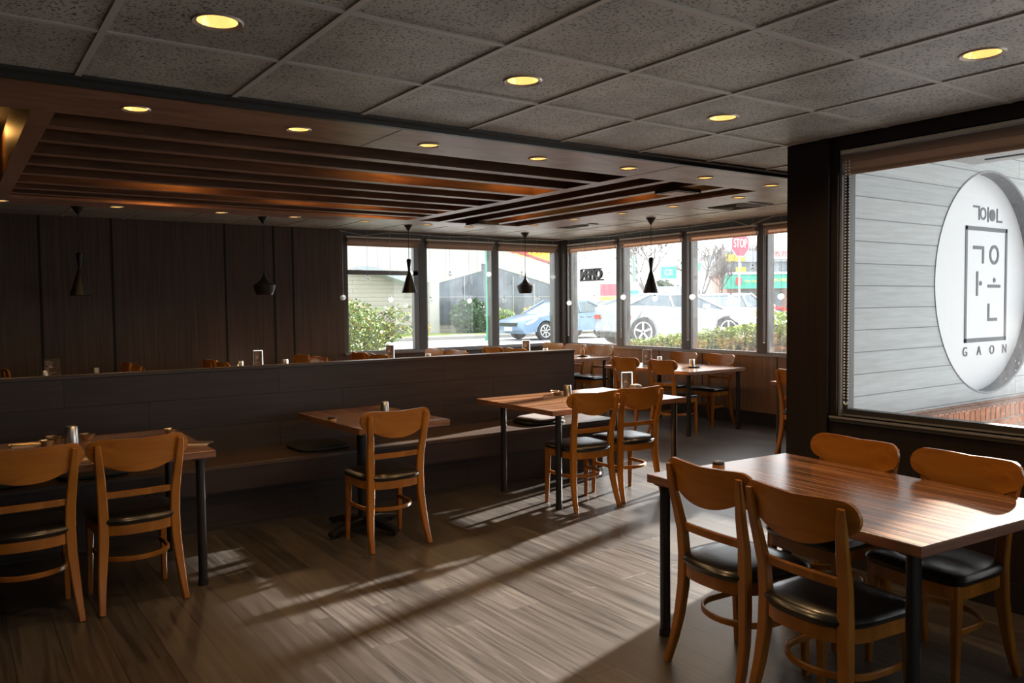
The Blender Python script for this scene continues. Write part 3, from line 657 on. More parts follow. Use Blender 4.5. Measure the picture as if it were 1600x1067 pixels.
# ------------------------------------------------------------------ chair
def panel_profile(u, W=.238, zt=.862, zc=.688):
    """top and bottom of the kidney-shaped back at offset u"""
    a = abs(u)/W
    r = .058
    e = W-abs(u)
    top = zt - (r-math.sqrt(max(0, r*r-(r-e)**2)) if e < r else 0) - .008*(1-a)**2
    if a < .78: bot = zc + .058*(a/.78)**2.2
    else:
        k = (a-.78)/.22; bot = zc+.058+.058*(1-math.sqrt(max(0, 1-k*k)))
    return top, min(bot, top)
def make_chair():
    t = thing('dining_chair', '', 'chair', (0, 0, 0))
    K = .75                               # plan curvature of the back
    def yb(u, z): return -.178 + K*u*u - (z-.62)*.10
    # backrest
    bm = bmesh.new(); us = [-.238+.476*(.5-.5*math.cos(math.pi*i/26)) for i in range(27)]; rows = 7
    fr, bk = [], []
    for u in us:
        top, bot = panel_profile(u)
        cf, cb_ = [], []
        for j in range(rows):
            z = bot+(top-bot)*j/(rows-1)
            cf.append(bm.verts.new((u, yb(u, z)+.0075, z))); cb_.append(bm.verts.new((u, yb(u, z)-.0075, z)))
        fr.append(cf); bk.append(cb_)
    for i in range(26):
        for j in range(rows-1):
            bm.faces.new((fr[i][j], fr[i+1][j], fr[i+1][j+1], fr[i][j+1])); bm.faces.new((bk[i][j], bk[i][j+1], bk[i+1][j+1], bk[i+1][j]))
        bm.faces.new((fr[i][-1], fr[i+1][-1], bk[i+1][-1], bk[i][-1])); bm.faces.new((fr[i][0], bk[i][0], bk[i+1][0], fr[i+1][0]))
    for i in (0, 26):
        for j in range(rows-1): bm.faces.new((fr[i][j], fr[i][j+1], bk[i][j+1], bk[i][j]))
    bmesh.ops.remove_doubles(bm, verts=bm.verts, dist=.0003)
    obj('backrest', bm, M['chair_back'], t, True)
    # rear legs / stiles
    for s in (-1, 1):
        P = [(s*.198, -.205, 0), (s*.190, -.172, .10), (s*.182, -.150, .20), (s*.172, -.138, .32), (s*.168, -.136, .45), (s*.172, -.143, .56), (s*.181, -.158, .68), (s*.190, -.176, .77), (s*.194, -.186, .838)]
        P = [(x, y-.012 if z > .6 else y, z) for x, y, z in P]
        bm = bmesh.new(); sweep(bm, P, [.028, .034, .040, .045, .047, .045, .041, .037, .028], [.030, .033, .036, .038, .038, .034, .028, .024, .016], side=(1, 0, 0), ch=.005)
        obj('rear_leg', bm, M['chair'], t, True)
    # front legs
    for s in (-1, 1):
        bm = bmesh.new(); sweep(bm, [(s*.186, .188, 0), (s*.183, .180, .2), (s*.178, .172, .425)], [.024, .030, .038], [.024, .030, .038], side=(1, 0, 0), ch=.004)
        obj('front_leg', bm, M['chair'], t, True)
    # rail
    bm = bmesh.new(); sweep(bm, [(u, -.150+.30*u*u*1.2-.012*0, .575) for u in [-.165+.033*i for i in range(11)]], .034, .018, side=(0, 0, 1), ch=.004)
    obj('back_rail', bm, M['chair'], t, True)
    # seat outline
    def outline(g, n=48):
        pts = []
        hw, yf, r = .212+g, .212+g, .055
        for k in range(7):
            a = math.pi/2*k/6; pts.append((hw-r+r*math.cos(a), yf-r+r*math.sin(a)))
        for k in range(1, 7):
            pts.append(((hw-r)*(1-2*k/7), yf+.010*math.sin(math.pi*k/7)))
        for k in range(7):
            a = math.pi/2+math.pi/2*k/6; pts.append((-(hw-r)+r*math.cos(a), yf-r+r*math.sin(a)))
        for k in range(1, 24):
            a = math.pi+math.pi*k/24; c, s_ = math.cos(a), math.sin(a)
            pts.append(((hw-.004)*math.copysign(abs(c)**.72, c), -.01+(.185+g)*math.copysign(abs(s_)**.82, s_)))
        return pts
    bm = bmesh.new()
    lay = [(-.008, .425), (.0, .436), (.003, .447), (-.004, .459), (-.022, .467), (-.06, .4725), (-.11, .474)]
    rings = []
    for g, z in lay:
        o0 = outline(0)
        if g > -.03: o_ = outline(g)
        else:
            k = 1+g/.2; o_ = [(x*k, y*k) for x, y in o0]
        rings.append([bm.verts.new((x, y, z)) for x, y in o_])
    for i in range(len(rings)-1):
        m_ = len(rings[0])
        for k in range(m_): bm.faces.new((rings[i][k], rings[i][(k+1) % m_], rings[i+1][(k+1) % m_], rings[i+1][k]))
    bm.faces.new(rings[-1]); bm.faces.new(rings[0][::-1])
    obj('seat_cushion', bm, M['vinyl'], t, True)
    bm = bmesh.new(); A = outline(-.010); A2 = outline(-.030)
    va = [[bm.verts.new((x, y, z)) for x, y in P_] for P_, z in ((A, .375), (A, .428), (A2, .428), (A2, .375))]
    m_ = len(A)
    for q in range(4):
        for k in range(m_): bm.faces.new((va[q][k], va[q][(k+1) % m_], va[(q+1) % 4][(k+1) % m_], va[(q+1) % 4][k]))
    obj('seat_frame', bm, M['chair'], t, True)
    # hoop stretcher
    pts = [(.165, .178, .235), (.168, .10, .235), (.166, .02, .235)]
    for k in range(1, 16):
        a = -math.pi*k/16; pts.append((.166*math.cos(a), .02+.145*math.sin(a), .235))
    pts += [(-.166, .02, .235), (-.168, .10, .235), (-.165, .178, .235)]
    bm = bmesh.new(); sweep(bm, pts, .026, .015, side=(0, 0, 1), ch=.004); obj('hoop_stretcher', bm, M['chair'], t, True)
    return t
chair0 = make_chair(); first = [True]
def chair(x, y, rz, label, group, scale=1):
    if first[0]:
        first[0] = False; chair0.location = (x, y, 0); chair0.rotation_euler = (0, 0, R(rz)); chair0['label'] = label; chair0['group'] = group; return chair0
    return dup(chair0, (x, y, 0), R(rz), label, group, scale)
GR = 'bentwood dining chairs with black seats'
# near right table
chair(2.615, 2.14, -95, 'wooden chair at the near right table, left of the two with backs towards us', GR)
chair(2.525, 1.66, -95, 'wooden chair at the near right table, right of the two with backs towards us', GR)
chair(3.285, 2.165, 84, 'wooden chair under the big near window, further from the viewer', GR)
chair(3.27, 1.655, 84, 'wooden chair under the big near window, nearest the right edge', GR)
# middle four-seat table
chair(3.865, 4.63, -3, 'wooden chair at the bench table beside its front black leg, left one', GR)
chair(4.355, 4.66, -4, 'wooden chair at the bench table, right one, overlapping its neighbour', GR)
# pedestal table
chair(2.262, 4.648, 0, 'single wooden chair drawn up to the small pedestal table', GR)
# left table
chair(.765, 4.545, 2, 'wooden chair at the far left table, whole chair in view', GR)
chair(.285, 4.525, 1, 'wooden chair at the far left table, cut by the photo edge', GR)
# far window table (east)
chair(6.80, 7.12, -90, 'wooden chair at the window table, far one with its back to the aisle', GR)
chair(6.80, 6.50, -93, 'wooden chair at the window table, near one with its back to the aisle', GR)
chair(7.70, 7.32, 90, 'wooden chair against the east windows, far one at the window table', GR)
chair(7.70, 6.72, 90, 'wooden chair against the east windows, near one at the window table', GR)
# corner table
S = 1.06
chair(7.42, 8.62, 90, 'wooden chair beside the corner table end, seen past the booth end', GR, S)
chair(7.42, 9.20, 90, 'wooden chair at the corner table with the sauce bottle before it', GR, S)
chair(7.42, 9.75, 90, 'wooden chair in the far corner under the last north window', GR, S)
chair(6.50, 9.50, -90, 'wooden chair back above the booth, left of the upright menu by the corner', GR, S)
chair(6.50, 8.93, -90, 'reddish chair back barely above the booth, under the upright menu by the corner', GR, S)
# tables behind the booth
for cx_, tn, names in ((1.02, 'a', ('wooden chair top at the extreme left edge behind the booth', None, 'orange chair back behind the booth by the leftmost cone lamp, far one', 'orange chair back behind the booth by the leftmost cone lamp, near one')),
                       (3.0, 'b', ('dark red chair back behind the booth left of the bell lamp, far one', 'dark red chair back behind the booth left of the bell lamp, near one', 'orange chair back behind the booth right of the bell lamp, far one', 'orange chair back behind the booth right of the bell lamp, near one')),
                       (4.88, 'c', ('red-brown chair back behind the booth below the leafy bush, far one', 'red-brown chair back behind the booth below the leafy bush, near one', 'orange chair back behind the booth below the middle window, far one', 'orange chair back behind the booth below the middle window, near one'))):
    for k, (dx, y, rz) in enumerate(((-.36, 9.62, -90), (-.36, 9.05, -90), (.40, 9.62, 90), (.40, 9.05, 90))):
        if names[k]: chair(cx_+dx, y, rz, names[k], GR, S)
# table behind pillar
chair(6.70, 4.67, -90, 'wooden chair half hidden by the dark pillar', GR)

# ------------------------------------------------------------------ tables
def make_table(w2=.455, l2=.655, lx=None, ly=None):
    t = thing('dining_table', '', 'table', (0, 0, 0), 0, 'four-seat dining tables')
    lx = lx or (-w2+.055, w2-.055); ly = ly or (-l2+.06, l2-.06)
    bm = bmesh.new(); box(bm, -w2, w2, -l2, l2, .7285, .7315, bev=.001)
    obj('table_top', bm, M['ttop'], t)
    obj('table_edge', box(bmesh.new(), -w2, w2, -l2, l2, .694, .7285, bev=.0015), M['tedge'], t)
    for x in lx:
        for y in ly:
            bm = bmesh.new()
            cyl(bm, x, y, .688, .694, .05, n=16); cyl(bm, x, y, .0, .688, .0235, n=18); cyl(bm, x, y, 0, .03, .027, n=18)
            obj('leg', bm, M['blackm'], t, True)
    return t
tb0 = make_table(); tb0.location = (2.97, 1.925, 0); tb0.rotation_euler = (0, 0, R(-4.3)); tb0['label'] = 'large brown table in the right foreground by the near window'; tb0['group'] = 'four-seat dining tables'
def table(x, y, rz, label, scale=1, sx=1, sy=1):
    r = dup(tb0, (x, y, 0), R(rz), label); r.scale = (scale*sx, scale*sy, scale); return r
tb = make_table(.51, .69, (-.46, .25), (-.60, .60)); tb.location = (4.235, 5.07, 0); tb.rotation_euler = (0, 0, R(90)); tb['label'] = 'brown table at the bench end with a steel tumbler and upright menu'
tb = make_table(.495, .66, (-.46, .30), (-.585, .585)); tb.location = (.51, 4.97, 0); tb.rotation_euler = (0, 0, R(90)); tb['label'] = 'brown table at the left edge with napkins and a steel tumbler'
table(7.22, 6.90, 0, 'brown table by the east windows with two tumblers on dishes', sx=1.05, sy=1.08)
table(6.93, 8.93, 0, 'brown corner table with a sauce bottle, seen past the booth end', S)
table(1.02, 9.34, 0, 'table behind the booth by the leftmost cone lamp', S)
table(3.0, 9.34, 0, 'table behind the booth by the wall bell lamp', S)
table(4.88, 9.34, 0, 'table behind the booth under the north windows', S)
table(6.985, 4.305, 0, 'table whose tip shows beside the dark pillar', 1)
# pedestal table
t = thing('pedestal_table', 'small square brown table on one black column and cross foot', 'table', (2.42, 5.185, 0), R(1.5))
w2, l2 = .335, .50
obj('table_top', box(bmesh.new(), -w2, w2, -l2, l2, .7285, .7315, bev=.001), M['ttop'], t)
obj('table_edge', box(bmesh.new(), -w2, w2, -l2, l2, .690, .7285, bev=.0015), M['tedge'], t)
cyl(bm := bmesh.new(), -.165, -.185, .05, .68, .036, n=20); box(bm, -.305, -.025, -.325, -.045, .68, .69); obj('column', bm, M['blackm'], t, True)
for k in range(4):
    a = R(20+90*k); bm = bmesh.new()
    c, s_ = math.cos(a), math.sin(a); cx_, cy_ = -.165, -.185
    sweep(bm, [(cx_+c*.0, cy_+s_*.0, .065), (cx_+c*.16, cy_+s_*.16, .055), (cx_+c*.30, cy_+s_*.30, .028)], [.07, .06, .055], [.05, .045, .028], side=(-s_, c, 0), ch=.008)
    cyl(bm, cx_+c*.28, cy_+s_*.28, 0, .022, .016, n=10); obj('foot', bm, M['blackm'], t, True)

# ------------------------------------------------------------------ things on tables
def make_tumbler():
    t = thing('tumbler', '', 'cup'); bm = bmesh.new()
    lathe(bm, [(.001, .001), (.026, .0), (.028, .003), (.0365, .088), (.0375, .090), (.036, .090), (.026, .006), (.001, .005)], 24)
    obj('tumbler_body', bm, M['steel'], t, True); return t
tu0 = None
def tumbler(x, y, z, label, inv=False, sc=1, grp='steel tumblers'):
    global tu0
    if tu0 is None:
        bm = bmesh.new(); lathe(bm, [(.001, .090), (.030, .091), (.032, .088), (.0375, .002), (.0375, .0), (.036, .0), (.026, .085), (.001, .085)], 24)
        tu0 = obj('tumbler', bm, M['steel'], None, True, (x, y, z)); tag(tu0, label, 'cup', grp); tu0.scale = (sc,)*3; return
    o = tu0.copy(); COL.objects.link(o); o.location = (x, y, z); o['label'] = label; o['group'] = grp; o.scale = (sc,)*3
ZT1 = .7317; ZT2 = .7317*S
tumbler(4.24, 5.25, ZT1, 'steel tumbler upside down on the bench end table')
tumbler(.57, 5.26, ZT1, 'steel tumbler upside down on the left edge table', sc=1.05)
tumbler(2.58, 5.30, ZT1, 'steel tumbler just showing over the chair at the pedestal table', sc=.85)
tumbler(7.40, 7.30, ZT1+.012, 'steel tumbler on the window table, far one', sc=.9)
tumbler(7.25, 6.62, ZT1+.012, 'steel tumbler on the window table, near one', sc=.95)
tumbler(.80, 9.5, ZT2, 'steel tumbler behind the booth beside the leftmost upright menu', sc=1.1)
tumbler(1.28, 9.55, ZT2, 'steel tumbler behind the booth beside the leftmost orange chair', sc=1.1)
tumbler(2.80, 9.55, ZT2, 'steel tumbler behind the booth beside the dark red chair', sc=1.1)
tumbler(3.30, 9.45, ZT2, 'steel tumbler behind the booth beside the orange chair pair', sc=1.1)
tumbler(5.14, 9.25, ZT2, 'steel tumbler behind the booth below the middle north window', sc=1.1)
tumbler(6.95, 9.1, ZT2, 'steel tumbler behind the booth on the corner table', sc=1.1)
def saucer(x, y, z, label, r=.07, m='tray'):
    bm = bmesh.new(); lathe(bm, [(.001, .003), (r*.6, .003), (r, .016), (r+.002, .016), (r*.62, 0), (.001, 0)], 24)
    tag(obj('dish', bm, M[m], None, True, (x, y, z)), label, 'dish', 'small dishes on the tables')
saucer(7.41, 7.29, ZT1, 'dark dish under the far tumbler on the window table')
saucer(7.26, 6.60, ZT1, 'dark dish under the near tumbler on the window table', .09)
saucer(7.18, 8.55, ZT2, 'dark dish carrying the sauce bottle on the corner table', .085)
def bowl(x, y, z, label, r=.042):
    bm = bmesh.new(); lathe(bm, [(.001, .006), (r*.5, .006), (r, .034), (r*1.03, .034), (r*.6, 0), (.001, 0)], 24)
    tag(obj('side_bowl', bm, M['steel'], None, True, (x, y, z)), label, 'bowl', 'small steel bowls')
bowl(4.16, 5.29, ZT1, 'small steel bowl beside the tumbler on the bench end table', .045)
bowl(4.24, 5.42, ZT1, 'small steel bowl behind the other bowl on the bench end table', .036)
bowl(.49, 5.36, ZT1, 'small steel bowl left of the tumbler on the left edge table')
bowl(.66, 5.33, ZT1, 'small steel bowl right of the tumbler on the left edge table')
bowl(.44, 5.22, ZT1, 'small steel bowl beside the flat napkins on the left edge table', .036)
bowl(1.10, 5.22, ZT1, 'small steel bowl at the right end of the left edge table', .036)
def bell(x, y, label):
    t = thing('call_bell', label, 'call bell', (x, y, ZT1), 0, 'table call bells')
    cyl(bm := bmesh.new(), 0, 0, 0, .012, .029, .028, 24); obj('bell_base', bm, M['amber'], t, True)
    bm = bmesh.new(); lathe(bm, [(.028, .012), (.027, .022), (.02, .026), (.001, .0265)], 24); obj('bell_button', bm, M['blackm'], t, True)
bell(2.94, 2.52, 'round black call bell on the near right table'); bell(2.11, 5.14, 'round black call bell on the pedestal table')
def napkin(x, y, rz, label):
    t = thing('cutlery_set', label, 'cutlery', (x, y, ZT1), R(rz), 'chopsticks laid on napkins')
    obj('napkin', B(-.055, .055, -.09, .09, 0, .004), M['napkin'], t)
    for dx in (-.012, .012):
        tube(bm := bmesh.new(), [(dx, -.11, .009), (dx*1.6, .11, .009)], .0035, 6); obj('chopstick', bm, M['steel'], t)
    bm = bmesh.new(); tube(bm, [(-.035, -.10, .009), (-.035, .07, .009)], .003, 6); cyl(bm, -.035, .085, .006, .011, .017, n=12); obj('spoon', bm, M['steel'], t)
napkin(.37, 5.30, 80, 'napkin with chopsticks at the back of the left edge table')
napkin(.57, 4.66, -75, 'napkin with chopsticks between the two left chairs')
napkin(1.12, 4.76, 60, 'napkin with chopsticks at the right end of the left edge table')
tube(bm := bmesh.new(), [(4.02, 5.30, ZT1+.005), (4.22, 5.16, ZT1+.005)], .004, 6); tag(obj('chopstick', bm, M['steel']), 'steel chopstick lying by the bowl on the bench end table, upper one', 'chopstick', 'loose chopsticks')
tube(bm := bmesh.new(), [(4.0, 5.26, ZT1+.005), (4.22, 5.125, ZT1+.005)], .004, 6); tag(obj('chopstick', bm, M['steel']), 'steel chopstick lying by the bowl on the bench end table, lower one', 'chopstick', 'loose chopsticks')
def menu(x, y, z, rz, label, h=.20, wd=.115):
    t = thing('menu_stand', label, 'menu stand', (x, y, z), R(rz), 'upright acrylic menu stands')
    bm = bmesh.new(); box(bm, -wd/2, wd/2, -.006, -.003, .0, h); box(bm, -wd/2, wd/2, .003, .006, 0, h); obj('acrylic_sleeve', bm, M['acrylic'], t)
    obj('foot', B(-wd/2, wd/2, -.03, .03, 0, .004), M['acrylic'], t)
    obj('menu_sheet', B(-wd/2+.004, wd/2-.004, -.0015, .0015, .006, h-.006), M['paper'], t)
    bm = bmesh.new()
    rnd = random.Random(3)
    for k in range(9):
        zz = h-.03-.017*k; x0 = -wd/2+.014; x1 = x0+rnd.uniform(.03, wd-.035)
        if k == 3: box(bm, -.03, .0, -.0022, -.0016, zz-.012, zz+.008)
        else: box(bm, x0, x1, -.0022, -.0016, zz, zz+.004)
    obj('menu_print', bm, M['napkin'], t)
menu(4.87, 5.20, ZT1, -20, 'upright clear menu stand on the bench end table', .17, .10)
menu(7.08, 7.20, ZT1, -25, 'upright clear menu stand on the window table')
menu(.88, 9.55, ZT2, -10, 'upright menu stand behind the booth, leftmost', .22, .15)
menu(3.06, 9.70, ZT2, -20, 'upright menu stand behind the booth by the wall bell lamp', .21, .11)
menu(4.74, 9.55, ZT2, -20, 'upright menu stand behind the booth below the leafy bush', .22, .11)
menu(6.76, 9.3, ZT2, -30, 'upright menu stand behind the booth in front of the blue car', .22, .11)
# sauce bottle
t = thing('sauce_bottle', 'sauce bottle with a dark cap on the corner table dish', 'bottle', (7.18, 8.55, ZT2+.006))
bm = bmesh.new(); lathe(bm, [(.001, 0), (.032, 0), (.032, .075), (.014, .10), (.012, .125), (.001, .125)], 20); obj('bottle_body', bm, M['amber'], t, True)
cyl(bm := bmesh.new(), 0, 0, .125, .15, .013, .009, 14); obj('bottle_cap', bm, M['blackm'], t)
# napkin box on bench table
t = thing('napkin_box', 'small white-topped napkin box on the bench end table', 'napkin holder', (4.80, 5.02, ZT1))
obj('box_body', box(bmesh.new(), -.04, .04, -.035, .035, 0, .07, bev=.004), M['steel'], t); obj('napkins', B(-.033, .033, -.028, .028, .07, .078), M['white'], t)

# seat pads on the bench
def pad(x, y, z, rz, w_, d_, h, mat, label, group='seat pads on the bench'):
    bm = bmesh.new(); n = 36; rings = []
    for g, zz in ((-.01, 0), (0, h*.3), (0, h*.65), (-.02, h*.95), (-.06, h)):
        ring = []
        for k in range(n):
            a = 2*math.pi*k/n; c, s_ = math.cos(a), math.sin(a)
            wob = 1+.015*math.sin(3*a+x)
            ring.append(bm.verts.new(((w_/2+g)*math.copysign(abs(c)**.5, c)*wob, (d_/2+g)*math.copysign(abs(s_)**.5, s_)*wob, zz)))
        rings.append(ring)
    for i in range(4):
        for k in range(n): bm.faces.new((rings[i][k], rings[i][(k+1) % n], rings[i+1][(k+1) % n], rings[i+1][k]))
    bm.faces.new(rings[-1]); bm.faces.new(rings[0][::-1])
    return tag(obj('seat_pad', bm, mat, None, True, (x, y, z), R(rz)), label, 'cushion', group)
pad(2.22, 5.68, .4655, 4, .40, .38, .03, M['fabric_k'], 'flat black seat pad on the bench by the pedestal table')
pad(4.24, 5.66, .4655, -6, .40, .38, .03, M['fabric_k'], 'black seat pad under the grey one on the bench end')
pad(4.25, 5.65, .496, 8, .36, .34, .028, M['fabric_g'], 'grey felt pad lying on the black pad at the bench end')
pad(.20, 5.66, .4655, 0, .42, .40, .04, M['fabric_k'], 'dark seat pad on the bench behind the left edge chair')
pad(.72, 5.66, .4655, 0, .42, .40, .04, M['fabric_k'], 'dark seat pad on the bench between the two left chairs')

# ------------------------------------------------------------------ window ornaments
g0 = {}
def globe(x, y, z, label):
    top = ZF-.02; ln = round(top-z, 2)
    t = thing('glass_globe_ornament', label, 'hanging ornament', (x, y, z), 0, 'clear globe lights hanging at the windows')
    bm = bmesh.new(); ico(bm, (0, 0, 0), .038, 3); obj('globe', bm, M['globe'], t, True)
    bm = bmesh.new()
    rnd = random.Random(int(x*100+y*10))
    for k in range(10):
        a, b_ = rnd.uniform(0, 6.28), rnd.uniform(-.9, .9); tube(bm, [(0, 0, rnd.uniform(-.02, .02)), (.027*math.cos(a), .027*math.sin(a), .025*b_)], .0022, 4)
    obj('sparkle_wires', bm, M['globe_core'], t)
    cyl(bm := bmesh.new(), 0, 0, .034, .052, .011, .009, 10); obj('cap', bm, M['alu_l'], t)
    tube(bm := bmesh.new(), [(0, 0, .05), (0, 0, top-z)], .0016, 4); obj('hanging_wire', bm, M['wire'], t)
NG = [(4.255, 1.618), (4.603, 1.873), (4.937, 1.588), (5.242, 1.95), (5.553, 1.57), (5.873, 1.93), (6.19, 1.564), (6.533, 1.952), (6.802, 1.567), (7.127, 1.946), (7.416, 1.581), (7.728, 1.924)]
OR2 = ('first', 'second', 'third', 'fourth', 'fifth', 'sixth', 'seventh', 'eighth', 'ninth', 'tenth', 'eleventh', 'twelfth')
for i, (x, z) in enumerate(NG): globe(x, 9.9, z, 'clear globe ornament, %s from the left at the north windows' % OR2[i])
EG = [(9.725, 1.518), (9.13, 1.581), (8.807, 1.912), (8.506, 1.591), (8.158, 1.899), (7.879, 1.565), (7.207, 1.577), (6.579, 1.564), (6.253, 1.898), (5.855, 1.563)]
for i, (y, z) in enumerate(EG): globe(7.9, y, z, 'clear globe ornament, %s from the corner at the east windows' % OR2[i])
pts = []
xs = [4.24, 4.59, 4.94, 5.3, 5.8, 6.3, 6.9, 7.3, 7.8]; zs = [2.49, 2.44, 2.49, 2.49, 2.47, 2.49, 2.46, 2.49, 2.49]
pts = [(x, 9.95, z) for x, z in zip(xs, zs)]+[(7.95, 9.4, 2.50), (7.95, 8.8, 2.48), (7.95, 8.2, 2.50), (7.95, 7.4, 2.485), (7.95, 6.6, 2.50), (7.95, 6.35, 2.42), (7.95, 6.0, 2.50), (7.95, 4.6, 2.50)]
tube(bm := bmesh.new(), pts, .004, 5); tag(obj('light_string_cable', bm, M['wire']), 'thin pale cable looped along the ceiling above the windows', 'cable')
# OPEN sign, seen from behind
t = thing('open_sign', 'black backed open sign hanging in the east window, seen from behind', 'sign', (7.85, 9.14, 1.945), R(90))
text_mesh('sign_letters', 'OPEN', .20, M['blackm'], t, Matrix.Translation((0, 0, -.015)) @ Matrix.Rotation(R(90), 4, 'X'), .02, space=.9, bold=.006)
bm = bmesh.new(); box(bm, -.27, .25, -.02, .02, -.105, -.082, bev=.004); box(bm, -.235, .23, -.012, .012, .062, .078, bev=.003); lathe(bm, [], 3) if False else None
obj('sign_frame', bm, M['blackm'], t)
tube(bm := bmesh.new(), [(-.12, 0, .06), (-.12, 0, .55)], .0022, 5); tube(bm, [(.14, 0, .06), (.14, 0, .55)], .0022, 5); obj('hanging_wire', bm, M['cord'], t)

# ------------------------------------------------------------------ outside
GZ = .2
FW = Vector((math.sin(.611), math.cos(.611), 0)); RT = Vector((math.cos(.611), -math.sin(.611), 0)); YAW = -.611
def W(lat, dep, z=0): p = FW*dep+RT*lat; return (p.x, p.y, z)
def gtag(o, label, cat, kind=None, group=None): return tag(o, label, cat, group, kind)
struct(obj('ground', B(-60, 160, -60, 160, -.6, GZ-.6+.0), M['asphalt']))
bm = bmesh.new(); box(bm, -40, 150, YN+.6, 150, -.4, GZ); box(bm, XE+.6, 150, -40, YN+.6, -.4, GZ); box(bm, XW+.3, XE+.6, -40, 2.2, -.4, GZ)
struct(obj('parking_ground', bm, M['asphalt']))
# brick planter wall under the sign
t = thing('brick_planter', 'low red brick planter wall under the round white sign', 'brick wall', (0, 0, 0))
obj('brick_courses', B(4.5, 9.2, 2.71, 2.875, 0, .655), M['brick_face'], t)
bm = bmesh.new(); box(bm, 4.5, 9.2, 2.70, 2.875, .742, .750); obj('rowlock_top', bm, M['brick_cap'], t)
obj('rowlock_front', B(4.5, 9.2, 2.695, 2.875, .655, .742), M['brick_sol'], t)

def leaves(bm, n, fn, size, rnd, mi_fn=None, flat=.5):
    for k in range(n):
        p = fn(rnd)
        if p is None: continue
        a = rnd.uniform(0, 6.28); s = size*rnd.uniform(.6, 1.3)
        d = Vector((math.cos(a), math.sin(a), rnd.uniform(-.6, .9))).normalized(); u = d.orthogonal().normalized(); u.rotate(Matrix.Rotation(rnd.uniform(0, 3.14), 3, d))
        P = Vector(p); v = [bm.verts.new(P), bm.verts.new(P+d*s*.5+u*s*.3), bm.verts.new(P+d*s), bm.verts.new(P+d*s*.5-u*s*.3)]
        f_ = bm.faces.new(v); f_.material_index = mi_fn(rnd, p) if mi_fn else 0
    return bm
def leafobj(name, bm, mats, parent=None):
    me = bpy.data.meshes.new(name); bm.to_mesh(me); bm.free()
    for x in mats: me.materials.append(x)
    o = bpy.data.objects.new(name, me); COL.objects.link(o)
    if parent: o.parent = parent
    return o
# clipped hedge outside the east windows
def hedge(x0, x1, y0, y1, zf, n, label, seed):
    t = thing('hedge', label, 'hedge', (0, 0, 0), 0, 'clipped hedges outside the east windows'); rnd = random.Random(seed)
    def fn(r):
        y = r.uniform(y0, y1); x = r.uniform(x0, x1); zt = zf(y)+.06*math.sin(y*5.1)*math.sin(x*3)
        q = r.random()
        if q < .45: return (x, y, zt-r.random()**2*.12)
        if q < .85: return (x0+r.random()**2*.12, y, GZ+.25+(zt-GZ-.25)*r.random())
        y = r.choice((y0, y1)); return (x, y, r.uniform(GZ+.2, zf(y)))
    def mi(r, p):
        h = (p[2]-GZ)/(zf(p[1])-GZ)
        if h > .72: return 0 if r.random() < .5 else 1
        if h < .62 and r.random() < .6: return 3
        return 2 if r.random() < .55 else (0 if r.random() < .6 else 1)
    leafobj('foliage', leaves(bmesh.new(), n, fn, .065, rnd, mi), [M['leaf'], M['leaf2'], M['leafd'], M['mulch']], t)
    bm = bmesh.new(); ys = [y0+.1+(y1-y0-.2)*k/12 for k in range(13)]
    A = [[bm.verts.new((x, y, z)) for x, z in ((x0+.14, GZ-.1), (x0+.14, zf(y)-.16), (x1-.1, zf(y)-.16), (x1-.1, GZ-.1))] for y in ys]
    for a, b_ in zip(A, A[1:]):
        for k in range(4): bm.faces.new((a[k], a[(k+1) % 4], b_[(k+1) % 4], b_[k]))
    bm.faces.new(A[0]); bm.faces.new(A[-1][::-1]); obj('inner_growth', bm, M['twig'], t)
    bm = bmesh.new()
    for k in range(int((y1-y0)*40)):
        y = rnd.uniform(y0, y1); x = rnd.uniform(x0+.03, x1); zt = zf(y)-.08
        tube(bm, [(x, y, GZ-.1), (x+rnd.uniform(-.1, .1), y+rnd.uniform(-.15, .15), GZ+(zt-GZ)*.5), (x+rnd.uniform(-.15, .15), y+rnd.uniform(-.2, .2), zt)], [.008, .006, .003], 4, cap=False)
    obj('twigs', bm, M['twig'], t)
hedge(10.3, 11.3, 4.0, 11.2, lambda y: 1.20-.42*max(0, min(1, (y-7.6)/3.4)), 26000, 'clipped green hedge just outside the east windows', 11)
hedge(12.2, 13.2, 4.5, 9.6, lambda y: 1.30, 12000, 'taller clipped hedge behind the first one by the pillar', 12)
bm = bmesh.new(); box(bm, XE+.3, 10.2, 3.1, 11.6, GZ-.2, GZ+.05); tag(obj('planting_bed', bm, M['mulch']), 'brown leaf litter bed between the hedge and east windows', 'planting bed', kind='stuff')
